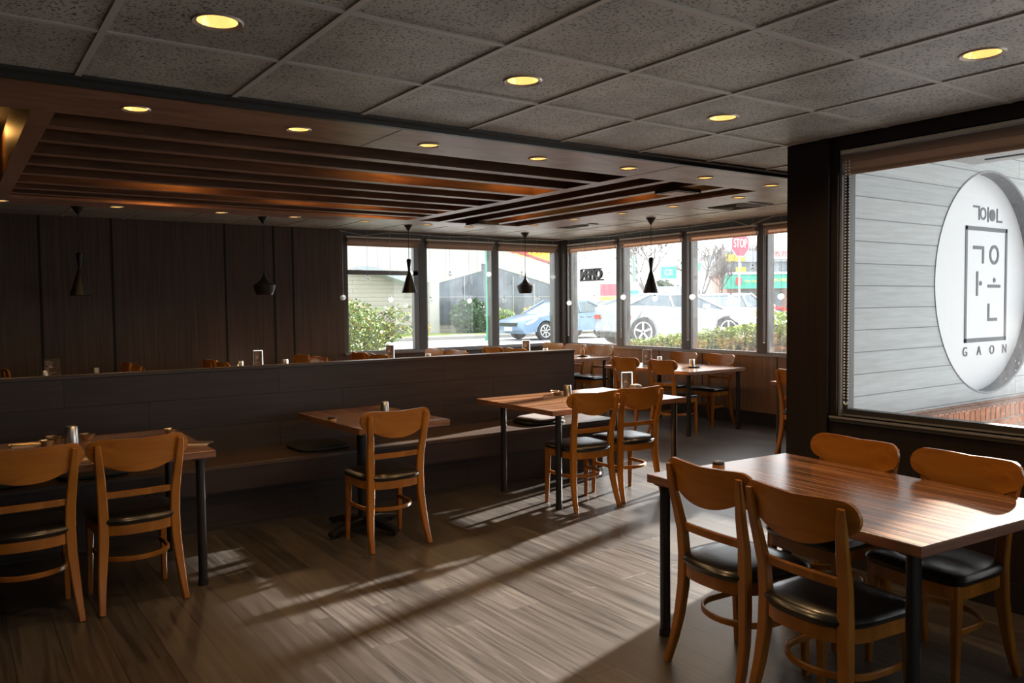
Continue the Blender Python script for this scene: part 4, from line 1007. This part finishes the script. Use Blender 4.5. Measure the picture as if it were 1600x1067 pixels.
# bush at the left window
def bush():
    t = thing('flowering_bush', 'loose green bush with orange berries outside the left north window', 'bush', (0, 0, 0)); rnd = random.Random(5)
    cx_, cy_ = 5.15, 12.3
    def fn(r):
        a = r.uniform(0, 6.28); rr = r.random()**.5*.95; h = r.random()
        x = cx_+rr*math.cos(a)*(1-.35*h); y = cy_+rr*math.sin(a)*.8
        return (x, y, .35+h*1.25*(1-.35*((x-cx_)/.85)**2))
    def mi(r, p): q = r.random(); return 3 if q < .012 else (0 if q < .45 else (1 if q < .85 else 2))
    bm = leaves(bmesh.new(), 13000, fn, .055, rnd, mi)
    tw = bmesh.new()
    for k in range(26):
        a = rnd.uniform(-.5, .9); L_ = rnd.uniform(.9, 1.5); p0 = Vector((cx_+rnd.uniform(-.4, .4), cy_+rnd.uniform(-.3, .3), GZ-.02)); pts = []
        for j in range(9):
            s_ = j/8; pts.append(p0+Vector((math.cos(a)*L_*s_, math.sin(a)*.3*s_, 1.35*math.sin(s_*2.0)*(L_/1.5))))
        tube(tw, pts, [.012-.001*j for j in range(9)], 5)
        for j in range(3, 9):
            for q in range(9): leaves(bm, 1, lambda r: pts[j]+Vector((r.uniform(-.05, .05), r.uniform(-.05, .05), r.uniform(-.05, .05))), .075, rnd, mi)
    leafobj('foliage', bm, [M['leaf'], M['leaf2'], M['leafd'], M['berry']], t)
    obj('stems', tw, M['twig'], t)
bush()
# ------------- building across the lane (facade plane y = 30.5)
YB = 30.5
t = thing('restaurant_building', 'cream gabled building with dark shopfront glass and red roof edge across the lane', 'building', (0, 0, 0))
obj('siding_wall', B(5, 24.1, YB, YB+1.5, GZ-.2, 3.0), M['siding'], t)
prism(bm := bmesh.new(), [(15.0, 5.6), (12.0, 5.6), (12.0, 2.6), (13.4, 3.0), (14.2, 3.0), (16.2, 2.55), (17.4, 2.46), (19.66, 3.02), (19.66, 3.36), (20.03, 3.3), (24.2, 2.3), (24.2, 3.26), (20.74, 4.01), (18.4, 4.52), (17, 5.6)], 'y', YB-.12, YB-.02); obj('gable_fascia', bm, M['fascia'], t)
prism(bm := bmesh.new(), [(15, 5.5), (24.3, 3.24), (24.3, 3.33), (15, 5.6)], 'y', YB-.2, YB+.02); obj('roof_edge', bm, M['redtrim'], t)
prism(bm := bmesh.new(), [(17.44, 2.46), (19.66, 3.02), (19.66, 3.36), (20.03, 3.3), (23.87, 2.4), (23.87, .68), (17.44, .68)], 'y', YB-.05, YB-.01); obj('shop_glass', bm, M['dglass'], t)
bm = bmesh.new()
for x in (18.77, 20.3, 21.4, 22.6): box(bm, x-.03, x+.03, YB-.09, YB-.04, .68, 2.5 if x > 22 else 2.8)
box(bm, 17.44, 23.87, YB-.08, YB-.04, 1.85, 1.88); obj('shop_mullions', bm, M['alu_l'], t)
obj('corner_pilaster', B(16.98, 17.44, YB-.16, YB, GZ-.2, 2.9), M['fascia'], t)
bm = bmesh.new(); prism(bm, [(13.35, 2.95), (13.7, 3.1), (14.2, 3.05), (16.3, 2.4), (16.1, 2.3), (14, 2.9)], 'y', YB-.9, YB-.1); obj('porch_roof', bm, M['mallgrey'], t)
s = thing('diner_sign', 'yellow roadside sign with red letters above the red roof edge', 'sign', (25.4, YB+3.6, 4.35), R(-30))
bm = bmesh.new(); prism(bm, [(-1.7, -.35), (-1.3, -.62), (0, -.85), (1.3, -.70), (1.9, -.35), (1.9, .9), (-1.7, .9)], 'y', -.15, .15); obj('sign_panel', bm, M['yellow'], s)
text_mesh('sign_text', "Denny's", 1.0, M['redlet'], s, Matrix.Translation((.1, -.17, .12)) @ Matrix.Rotation(R(90), 4, 'X'), .01)
cyl(bm := bmesh.new(), 0, .1, -4.2, -.5, .15, n=12); obj('sign_post', bm, M['steelpole'], s)
# kerb and grass strip
struct(obj('grass_verge', B(-5, 26, 26.6, YB-.2, GZ-.1, GZ+.12), M['grass'])); struct(obj('trim_kerb', B(-5, 26, 26.4, 26.6, GZ-.1, GZ+.13), M['kerb']))
def shrub(x, y, rx, rz_, zc, n, mats, label, seed, size=.16, cat='shrub'):
    rnd = random.Random(seed)
    def fn(r):
        a = r.uniform(0, 6.28); b_ = r.uniform(-1, 1); k = r.uniform(.75, 1.0); c = math.sqrt(1-b_*b_)
        return (x+rx*k*c*math.cos(a), y+rx*.7*k*c*math.sin(a), zc+rz_*k*b_)
    tag(leafobj('shrub', leaves(bmesh.new(), n, fn, size, rnd), mats), label, cat)
shrub(18.35, 29.2, .95, .75, 1.0, 3000, [M['leafd']], 'dark green rounded shrub before the dark shopfront', 21)
shrub(20.1, 29.3, .62, .55, .75, 1200, [M['leaf']], 'green shrub left of the blue car nose', 22)
shrub(21.2, 28.6, .48, .35, 1.05, 900, [M['leafy']], 'yellow flowering shrub behind the blue car bonnet, left one', 23)
shrub(22.35, 28.6, .60, .42, 1.22, 900, [M['leafy']], 'yellow flowering shrub behind the blue car bonnet, right one', 24)
shrub(15.75, 28.6, .22, .38, .55, 200, [M['leafy']], 'tiny upright yellow shrub on the grass verge', 25, .10)
t = thing('street_pole', 'green painted pole rising before the dark shopfront', 'pole', (16.42, 25, GZ))
cyl(bm := bmesh.new(), 0, 0, 0, 6, .055, n=12); obj('pole', bm, M['greenpole'], t); cyl(bm := bmesh.new(), 0, 0, 0, .1, .11, n=12); obj('pole_base', bm, M['greenpole'], t)

# ------------- cars (local: front at -x ; wheels on z=0)
def car(label, loc, rz, paint, prof, green, wb, wr, width, wheel_style=5, scale=1, tail=None, group=None, full=True):
    t = thing('car', label, 'car', loc, rz, group); t.scale = (scale,)*3
    x0 = -wb/2; x1 = wb/2; hw = width/2
    # lower body with wheel arches
    arch = lambda cx_: [(cx_+(wr+.06)*math.cos(a), wr+(wr+.06)*math.sin(a)) for a in [math.pi*(-.12)+math.pi*1.24*k/12 for k in range(13)]]
    a0 = arch(x0)[::-1]; a1 = arch(x1)[::-1]
    poly = list(prof)                       # upper outline from front bottom over to rear bottom
    zlow = .22
    poly += [p for p in a1[::-1] if p[1] > zlow-.01]
    poly += [p for p in a0[::-1] if p[1] > zlow-.01]
    bm = bmesh.new(); n = len(poly)
    layers = [(-hw, .0), (-hw+.08, 1), (0, 1), (hw-.08, 1), (hw, 0)]
    rows = []
    for yy, k in layers:
        rows.append([bm.verts.new((px_*(1 if k or pz < .5 else .985), yy, pz-(0 if k else (.03 if pz > .75 else 0)))) for px_, pz in poly])
    for i in range(4):
        for k in range(n): bm.faces.new((rows[i][k], rows[i][(k+1) % n], rows[i+1][(k+1) % n], rows[i+1][k]))
    bm.faces.new(rows[0][::-1]); bm.faces.new(rows[-1])
    bmesh.ops.triangulate(bm, faces=[f_ for f_ in bm.faces if len(f_.verts) > 4])
    obj('body', bm, paint, t, True)
    # greenhouse: green = [(x_base, z_base, x_top, z_top)...] four corners front to rear
    (fx, fz), (tx0, tz0), (tx1, tz1), (rx, rz_) = green
    gy, ty = hw-.06, hw-.26
    bm = bmesh.new(); v = {}
    for s_ in (-1, 1):
        v[s_] = [bm.verts.new((fx, s_*gy, fz-.04)), bm.verts.new((tx0, s_*ty, tz0-.03)), bm.verts.new(((tx0+tx1)/2, s_*ty, max(tz0, tz1)-.01)), bm.verts.new((tx1, s_*ty, tz1-.03)), bm.verts.new((rx, s_*gy, rz_-.04))]
        bm.faces.new(v[s_])
    for k in range(5): bm.faces.new((v[-1][k], v[-1][(k+1) % 5], v[1][(k+1) % 5], v[1][k]))
    obj('windows', bm, M['carglass'], t)
    bm = bmesh.new(); mz = max(tz0, tz1)+.012
    A = [bm.verts.new(p) for p in ((tx0-.03, -ty-.01, tz0), ((tx0+tx1)/2, -ty-.02, mz), (tx1+.05, -ty-.01, tz1), (tx1+.05, ty+.01, tz1), ((tx0+tx1)/2, ty+.02, mz), (tx0-.03, ty+.01, tz0))]
    D = [bm.verts.new((p.co.x, p.co.y, p.co.z-.085)) for p in A]
    bm.faces.new((A[0], A[1], A[4], A[5])); bm.faces.new((A[1], A[2], A[3], A[4])); bm.faces.new((D[5], D[4], D[1], D[0])); bm.faces.new((D[4], D[3], D[2], D[1]))
    for k in range(6): bm.faces.new((A[k], A[(k+1) % 6], D[(k+1) % 6], D[k]))
    for s_ in (-1, 1):
        sweep(bm, [(fx, s_*gy, fz-.02), (tx0, s_*ty, tz0)], .07, .05, side=(0, 1, 0), ch=.008)
        sweep(bm, [(rx, s_*gy, rz_-.02), (tx1, s_*ty, tz1)], .10, .06, side=(0, 1, 0), ch=.008)
        m1 = (tx0*.45+tx1*.55); sweep(bm, [(m1-.03, s_*(gy+.012), (fz+rz_)/2-.02), (m1, s_*(ty+.012), mz-.04)], .04, .07, side=(0, 1, 0), ch=.008)
    obj('roof', bm, paint, t)
    for wx in (x0, x1):
        for s_ in (-1, 1):
            w_ = bmesh.new(); R_ = Matrix.Rotation(R(90), 4, 'X')
            tag_ = tube(w_, [(wx, s_*(hw-.20), wr), (wx, s_*(hw+.005), wr)], wr, 28); wo = obj('wheel', w_, M['tyre'], t, True)
            rm = bmesh.new(); rr = wr*.68; yy = s_*(hw+.008)
            for k in range(wheel_style):
                a = 2*math.pi*k/wheel_style+.3; c, q = math.cos(a), math.sin(a); wd = rr*(.16 if wheel_style > 5 else .22)
                sweep(rm, [(wx+c*.03, yy, wr+q*.03), (wx+c*rr, yy, wr+q*rr)], .02, wd, side=(0, 1, 0), ch=.003)
            ring = [(wx+rr*math.cos(2*math.pi*k/24), yy, wr+rr*math.sin(2*math.pi*k/24)) for k in range(25)]
            tube(rm, ring, .022, 6, cap=False); obj('wheel_rim', rm, M['rim'], wo)
    if full:
        F = min(p[0] for p in prof); Rr = max(p[0] for p in prof)
        for s_ in (-1, 1):
            bm = bmesh.new(); prism(bm, [(F+.10, .62), (F+.62, .82), (F+.72, .80), (F+.5, .66), (F+.2, .57)], 'y', s_*(hw-.13), s_*(hw+.006)); obj('headlamp', bm, M['headl'], t)
            bm = bmesh.new(); box(bm, Rr-.3, Rr-.01, min(s_*(hw-.35), s_*(hw+.004)), max(s_*(hw-.35), s_*(hw+.004)), .78, .90); obj('tail_lamp', bm, M['taill'] if tail is None else tail, t)
            bm = bmesh.new(); box(bm, tx0-.42, tx0-.25, min(s_*(hw-.02), s_*(hw+.16)), max(s_*(hw-.02), s_*(hw+.16)), fz-.02, fz+.12, bev=.02); obj('mirror', bm, paint, t)
            for hx in (tx0+.55, tx1-.25):
                bm = bmesh.new(); box(bm, hx, hx+.18, s_*(hw+.004)-.012, s_*(hw+.004)+.012, .80, .825); obj('door_handle', bm, M['rim'] if paint is M['carwhite'] else M['blackm'], t)
        bm = bmesh.new(); box(bm, F-.015, F+.05, -.55, .55, .52, .64, bev=.01); obj('grille', bm, M['blackm'], t)
        bm = bmesh.new(); box(bm, F-.02, F+.02, -.25, .25, .34, .48); obj('front_plate', bm, M['plate'], t)
        bm = bmesh.new(); box(bm, Rr-.02, Rr+.015, -.25, .25, .45, .58); obj('rear_plate', bm, M['plate'], t)
        bm = bmesh.new(); box(bm, Rr-.05, Rr+.012, -hw+.15, hw-.15, .25, .40, bev=.01); obj('rear_bumper_insert', bm, M['blackm'], t)
        for s_ in (-1, 1):
            bm = bmesh.new(); box(bm, x0+wr+.12, x1-wr-.12, s_*(hw+.002)-.01, s_*(hw+.002)+.01, .21, .27); obj('sill_strip', bm, M['blackm'], t)
    return t
SEDAN = [(-2.30, .24), (-2.42, .38), (-2.41, .60), (-2.28, .72), (-1.75, .86), (-1.05, .98), (0, .97), (1.5, 1.02), (2.2, 1.03), (2.38, .92), (2.42, .55), (2.32, .26)]
SGREEN = [(-1.15, 1.0), (-.30, 1.44), (.85, 1.42), (1.72, 1.05)]
SUVP = [(-2.05, .26), (-2.18, .38), (-2.20, .62), (-2.12, .80), (-1.70, .97), (-1.15, 1.06), (0, 1.12), (1.4, 1.18), (2.0, 1.20), (2.12, 1.10), (2.06, .78), (2.14, .5), (2.05, .29)]
SUVG = [(-1.30, 1.08), (-.30, 1.53), (1.05, 1.53), (1.95, 1.21)]
car('pale blue sedan parked beyond the corner, nose to the left', (19.25, 24.25, GZ), R(0), M['carblue'], SEDAN, SGREEN, 2.78, .33, 1.80, 7)
car('white crossover car parked outside the east windows, nose to the right', (19.15, 18.42, GZ), R(-15.8+180), M['carwhite'], SUVP, SUVG, 2.90, .41, 1.89, 5, scale=1.05)
car('white car behind the white crossover', (26.2, 21.9, GZ), R(190), M['carwhite'], SEDAN, SGREEN, 2.78, .33, 1.8, 5, full=True, scale=1.15)
car('deep blue car parked before the green awning', W(24.5, 64, GZ), R(150), M['carblue2'], SUVP, SUVG, 2.9, .37, 1.85, 5, full=False)
car('white car parked before the green awning near the pillar', W(27.5, 61, GZ), R(140), M['carwhite'], SEDAN, SGREEN, 2.78, .33, 1.8, 5, full=False)
car('small red car parked beside the red truck', W(21.5, 70, GZ), R(150), M['carred'], SEDAN, SGREEN, 2.78, .33, 1.8, 5, full=False)
car('pale car far behind the blue sedan, left one', (30, 36, GZ), R(178), M['carwhite'], SEDAN, SGREEN, 2.78, .33, 1.8, 5, full=False)
car('pale car far behind the blue sedan, right one', (36.5, 39.5, GZ), R(178), M['carwhite'], SUVP, SUVG, 2.9, .37, 1.8, 5, full=False)
t = thing('truck', 'red box truck behind the white crossover', 'truck', W(11.9, 44, GZ), R(-20)); t.scale = (.8,)*3
obj('cargo_box', box(bmesh.new(), -2.6, 1.6, -1.1, 1.1, .6, 1.75, bev=.05), M['carred'], t); obj('cab', box(bmesh.new(), 1.62, 2.9, -1.05, 1.05, .45, 1.5, bev=.12), M['carred'], t)
obj('windscreen', box(bmesh.new(), 2.0, 2.91, -.9, .9, 1.0, 1.4, bev=.03), M['carglass'], t)
for wx in (-1.6, 2.0):
    for s_ in (-1.1, 1.1): tube(bm := bmesh.new(), [(wx, s_-.12, .42), (wx, s_+.02, .42)], .42, 20); obj('wheel', bm, M['tyre'], t, True)
# ------------- stop sign
t = thing('stop_sign', 'red octagonal stop sign on a pale pole outside the east window', 'sign', (20.48, 16.7, GZ), R(-4))
bm = bmesh.new(); r8 = .42; prism(bm, [(r8*math.cos(R(22.5+45*k)), 3.12+r8*math.sin(R(22.5+45*k))) for k in range(8)], 'y', -.005, .0); obj('sign_border', bm, M['white'], t)
bm = bmesh.new(); r8 = .395; prism(bm, [(r8*math.cos(R(22.5+45*k)), 3.12+r8*math.sin(R(22.5+45*k))) for k in range(8)], 'y', -.010, -.004); obj('sign_face', bm, M['stopred'], t)
text_mesh('sign_text', 'STOP', .31, M['white'], t, Matrix.Translation((0, -.012, 3.14)) @ Matrix.Rotation(R(90), 4, 'X') @ Matrix.Diagonal((.80, 1.25, 1, 1)), .002)
cyl(bm := bmesh.new(), .0, .035, 0, 3.45, .03, n=10); obj('pole', bm, M['steelpole'], t)
# ------------- things laid out in the distance; F(px offset metres right of view axis, depth)
# strip mall
t = thing('strip_mall', 'two-storey shop building with a green awning and red sign letters', 'building', W(22.5, 75), YAW)
obj('upper_storey', B(-3.0, 12, .5, 8, 4.35, 6.2), M['mallgrey'], t); obj('brick_storey', B(-2.2, 12, 1.0, 8, 0, 4.3), M['mallbrick'], t)
obj('parapet', B(-3.2, 12, 0, 1, 5.25, 6.25), M['mallgrey'], t)
bm = bmesh.new()
for k in range(6): box(bm, -1.9+2.2*k, -.3+2.2*k, .42, .5, 4.4, 5.2)
for k in range(5): box(bm, -1.2+2.5*k, .4+2.5*k, .9, 1.0, .4, 2.6)
obj('shop_windows', bm, M['mglass'], t)
bm = bmesh.new(); 
for k in range(6): box(bm, -1.15+2.2*k, -1.05+2.2*k, .38, .42, 4.4, 5.2)
obj('window_bars', bm, M['white'], t)
prism(bm := bmesh.new(), [(-1.3, 2.75), (1, 2.75), (1, 4.05), (-.2, 4.05)], 'x', -2.7, 12); obj('awning', bm, M['awning'], t)
obj('awning_ledge', B(-2.4, 12, -.3, 1, 4.06, 4.3), M['white'], t)
RX = Matrix.Rotation(R(90), 4, 'X')
text_mesh('awning_text', "Any Say! Sushi", .36, M['ylet'], t, Matrix.Translation((-.1, -.95, 3.45)) @ RX, .01)
text_mesh('awning_text', "604-988-23", .42, M['ylet'], t, Matrix.Translation((2.3, -.95, 3.5)) @ RX, .01)
obj('awning_logo', B(-1.95, -1.45, -1.1, -1.0, 3.1, 3.8), M['redlet'], t)
obj('white_signboard', B(1.2, 12, -.12, 0, 5.45, 6.3), M['white'], t)
text_mesh('board_text', "子教育中", .62, M['redlet'], t, Matrix.Translation((2.45, -.14, 5.9)) @ RX, .01)
obj('yellow_signboard', B(-2.7, -.9, -.15, 0, 5.3, 5.95), M['yellow'], t); obj('small_yellow_sign', B(-1.7, -.8, -.2, 0, 4.2, 4.75), M['yellow'], t)
# hoarding, low walls
t = thing('blue_hoarding', 'long pale blue fence wall behind the parked cars', 'wall', W(19, 82), YAW)
obj('hoarding_panel', B(-5.5, .2, 0, .3, 0, 3.2), M['bluewall'], t); text_mesh('hoarding_text', 'Barbers', .8, M['alu'], t, Matrix.Translation((-2.3, -.02, 2.3)) @ RX, .01)
tag(obj('guard_wall', B(-3.5, 14, 0, .4, -.1, .85), M['kerb'], None, False, W(19, 51), YAW), 'low pale concrete wall across the road', 'wall')
# beige low building and signs left
t = thing('low_beige_building', 'low beige building beyond the blue sedan', 'building', W(9.5, 95), YAW)
obj('building_wall', B(-5.5, 4, 0, 8, 0, 3.1), M['beige'], t); prism(bm := bmesh.new(), [(-6, 3.1), (4.4, 3.1), (3, 4.3), (-5, 4.6)], 'y', -.5, 8); obj('hip_roof', bm, M['fascia'], t)
t = thing('roadside_sign', 'red over yellow roadside sign beyond the parked cars', 'sign', W(8.2, 70), YAW)
obj('red_panel', B(-1.6, 1.5, 0, .2, 2.2, 3.2), M['stopred'], t); obj('yellow_panel', B(-1.1, 1.2, -.02, .2, 1.35, 2.1), M['yellow'], t); obj('post', B(-.1, .1, .1, .3, 0, 2.2), M['steelpole'], t)
t = thing('white_signboard', 'white and pale blue signboard on a green post', 'sign', W(7.75, 52), YAW)
obj('board', B(-.9, .45, 0, .1, 1.9, 2.9), M['white'], t); obj('board_stripe', B(-.9, .45, -.01, .0, 2.0, 2.35), M['gsign'], t); cyl(bm := bmesh.new(), .15, .15, 0, 4.6, .08, n=8); obj('post', bm, M['greenpole'], t)
t = thing('road_name_sign', 'green street sign on a grey pole beside the tall cone lamp', 'sign', W(8.75, 45), YAW)
obj('sign_plate', B(-.44, .44, -.03, .0, 2.86, 3.53), M['gsign'], t); text_mesh('sign_text', 'CE', .42, M['white'], t, Matrix.Translation((0, -.04, 3.2)) @ RX, .005); cyl(bm := bmesh.new(), .36, .05, 0, 3.9, .05, n=8); obj('pole', bm, M['steelpole'], t)
t = thing('lamp_post', 'slim lamp post with a green head beyond the crossover', 'lamp post', W(10.6, 46), YAW)
cyl(bm := bmesh.new(), 0, 0, 0, 3.3, .04, n=8); obj('post', bm, M['steelpole'], t); cyl(bm := bmesh.new(), 0, 0, 3.3, 3.75, .16, .22, 10); obj('lamp_head', bm, M['greenpole'], t)
t = thing('utility_pole', 'grey pole behind the open sign', 'pole', W(3.35, 38), YAW)
cyl(bm := bmesh.new(), 0, 0, 0, 4.2, .09, n=8); obj('pole', bm, M['steelpole'], t)
tag(obj('far_white_wall', B(0, 3.2, 0, 6, 0, 4.6), M['fascia'], None, False, W(3.4, 60), YAW), 'white end wall seen left of the open sign', 'wall')
# trees
def tree(lat, dep, h, label, seed, green=False, spread=1.0):
    t = thing('tree', label, 'tree', W(lat, dep, GZ), 0, 'bare winter trees' if not green else None); rnd = random.Random(seed)
    bm = bmesh.new(); ends = []
    def grow(p, d, L_, r, k):
        q = p+d*L_; tube(bm, [p, p+d*L_*.5+Vector((rnd.uniform(-1, 1), rnd.uniform(-1, 1), 0))*L_*.05, q], [r, r*.85, r*.7], 4 if k > 1 else 3, cap=False)
        if k == 0: ends.append(q); return
        for j in range(3 if k > 2 else rnd.choice((2, 3))):
            nd = (d+Vector((rnd.uniform(-1, 1), rnd.uniform(-1, 1), rnd.uniform(-.3, .7)))*.75*spread).normalized(); grow(q, nd, L_*rnd.uniform(.62, .86), r*.62, k-1)
    grow(Vector((0, 0, 0)), Vector((0, 0, 1)), h*.24, h*.024, 7)
    obj('branches', bm, M['bark'], t)
    if green:
        lb = bmesh.new()
        for e in ends: leaves(lb, 6, lambda r: e+Vector((r.uniform(-.4, .4), r.uniform(-.4, .4), r.uniform(-.4, .4))), .35, rnd)
        leafobj('foliage', lb, [M['leafd']], t)
tree(10.0, 60, 8.5, 'bare tree behind the tall cone lamp, largest crown', 31)
tree(4.6, 66, 7.0, 'bare tree left of the tall cone lamp', 32)
tree(14.6, 62, 7.0, 'bare tree between the cone lamp and the stop sign', 33)
tree(18.6, 72, 6.2, 'bare tree just left of the stop sign', 34)
tree(25.5, 88, 9.5, 'bare tree right behind the stop sign', 35)
tree(9.0, 108, 3.6, 'dark evergreen tree below the open sign', 36, True, .5)
tree(17.2, 96, 4.0, 'dark bushy tree behind the lamp post', 37, True, .8)
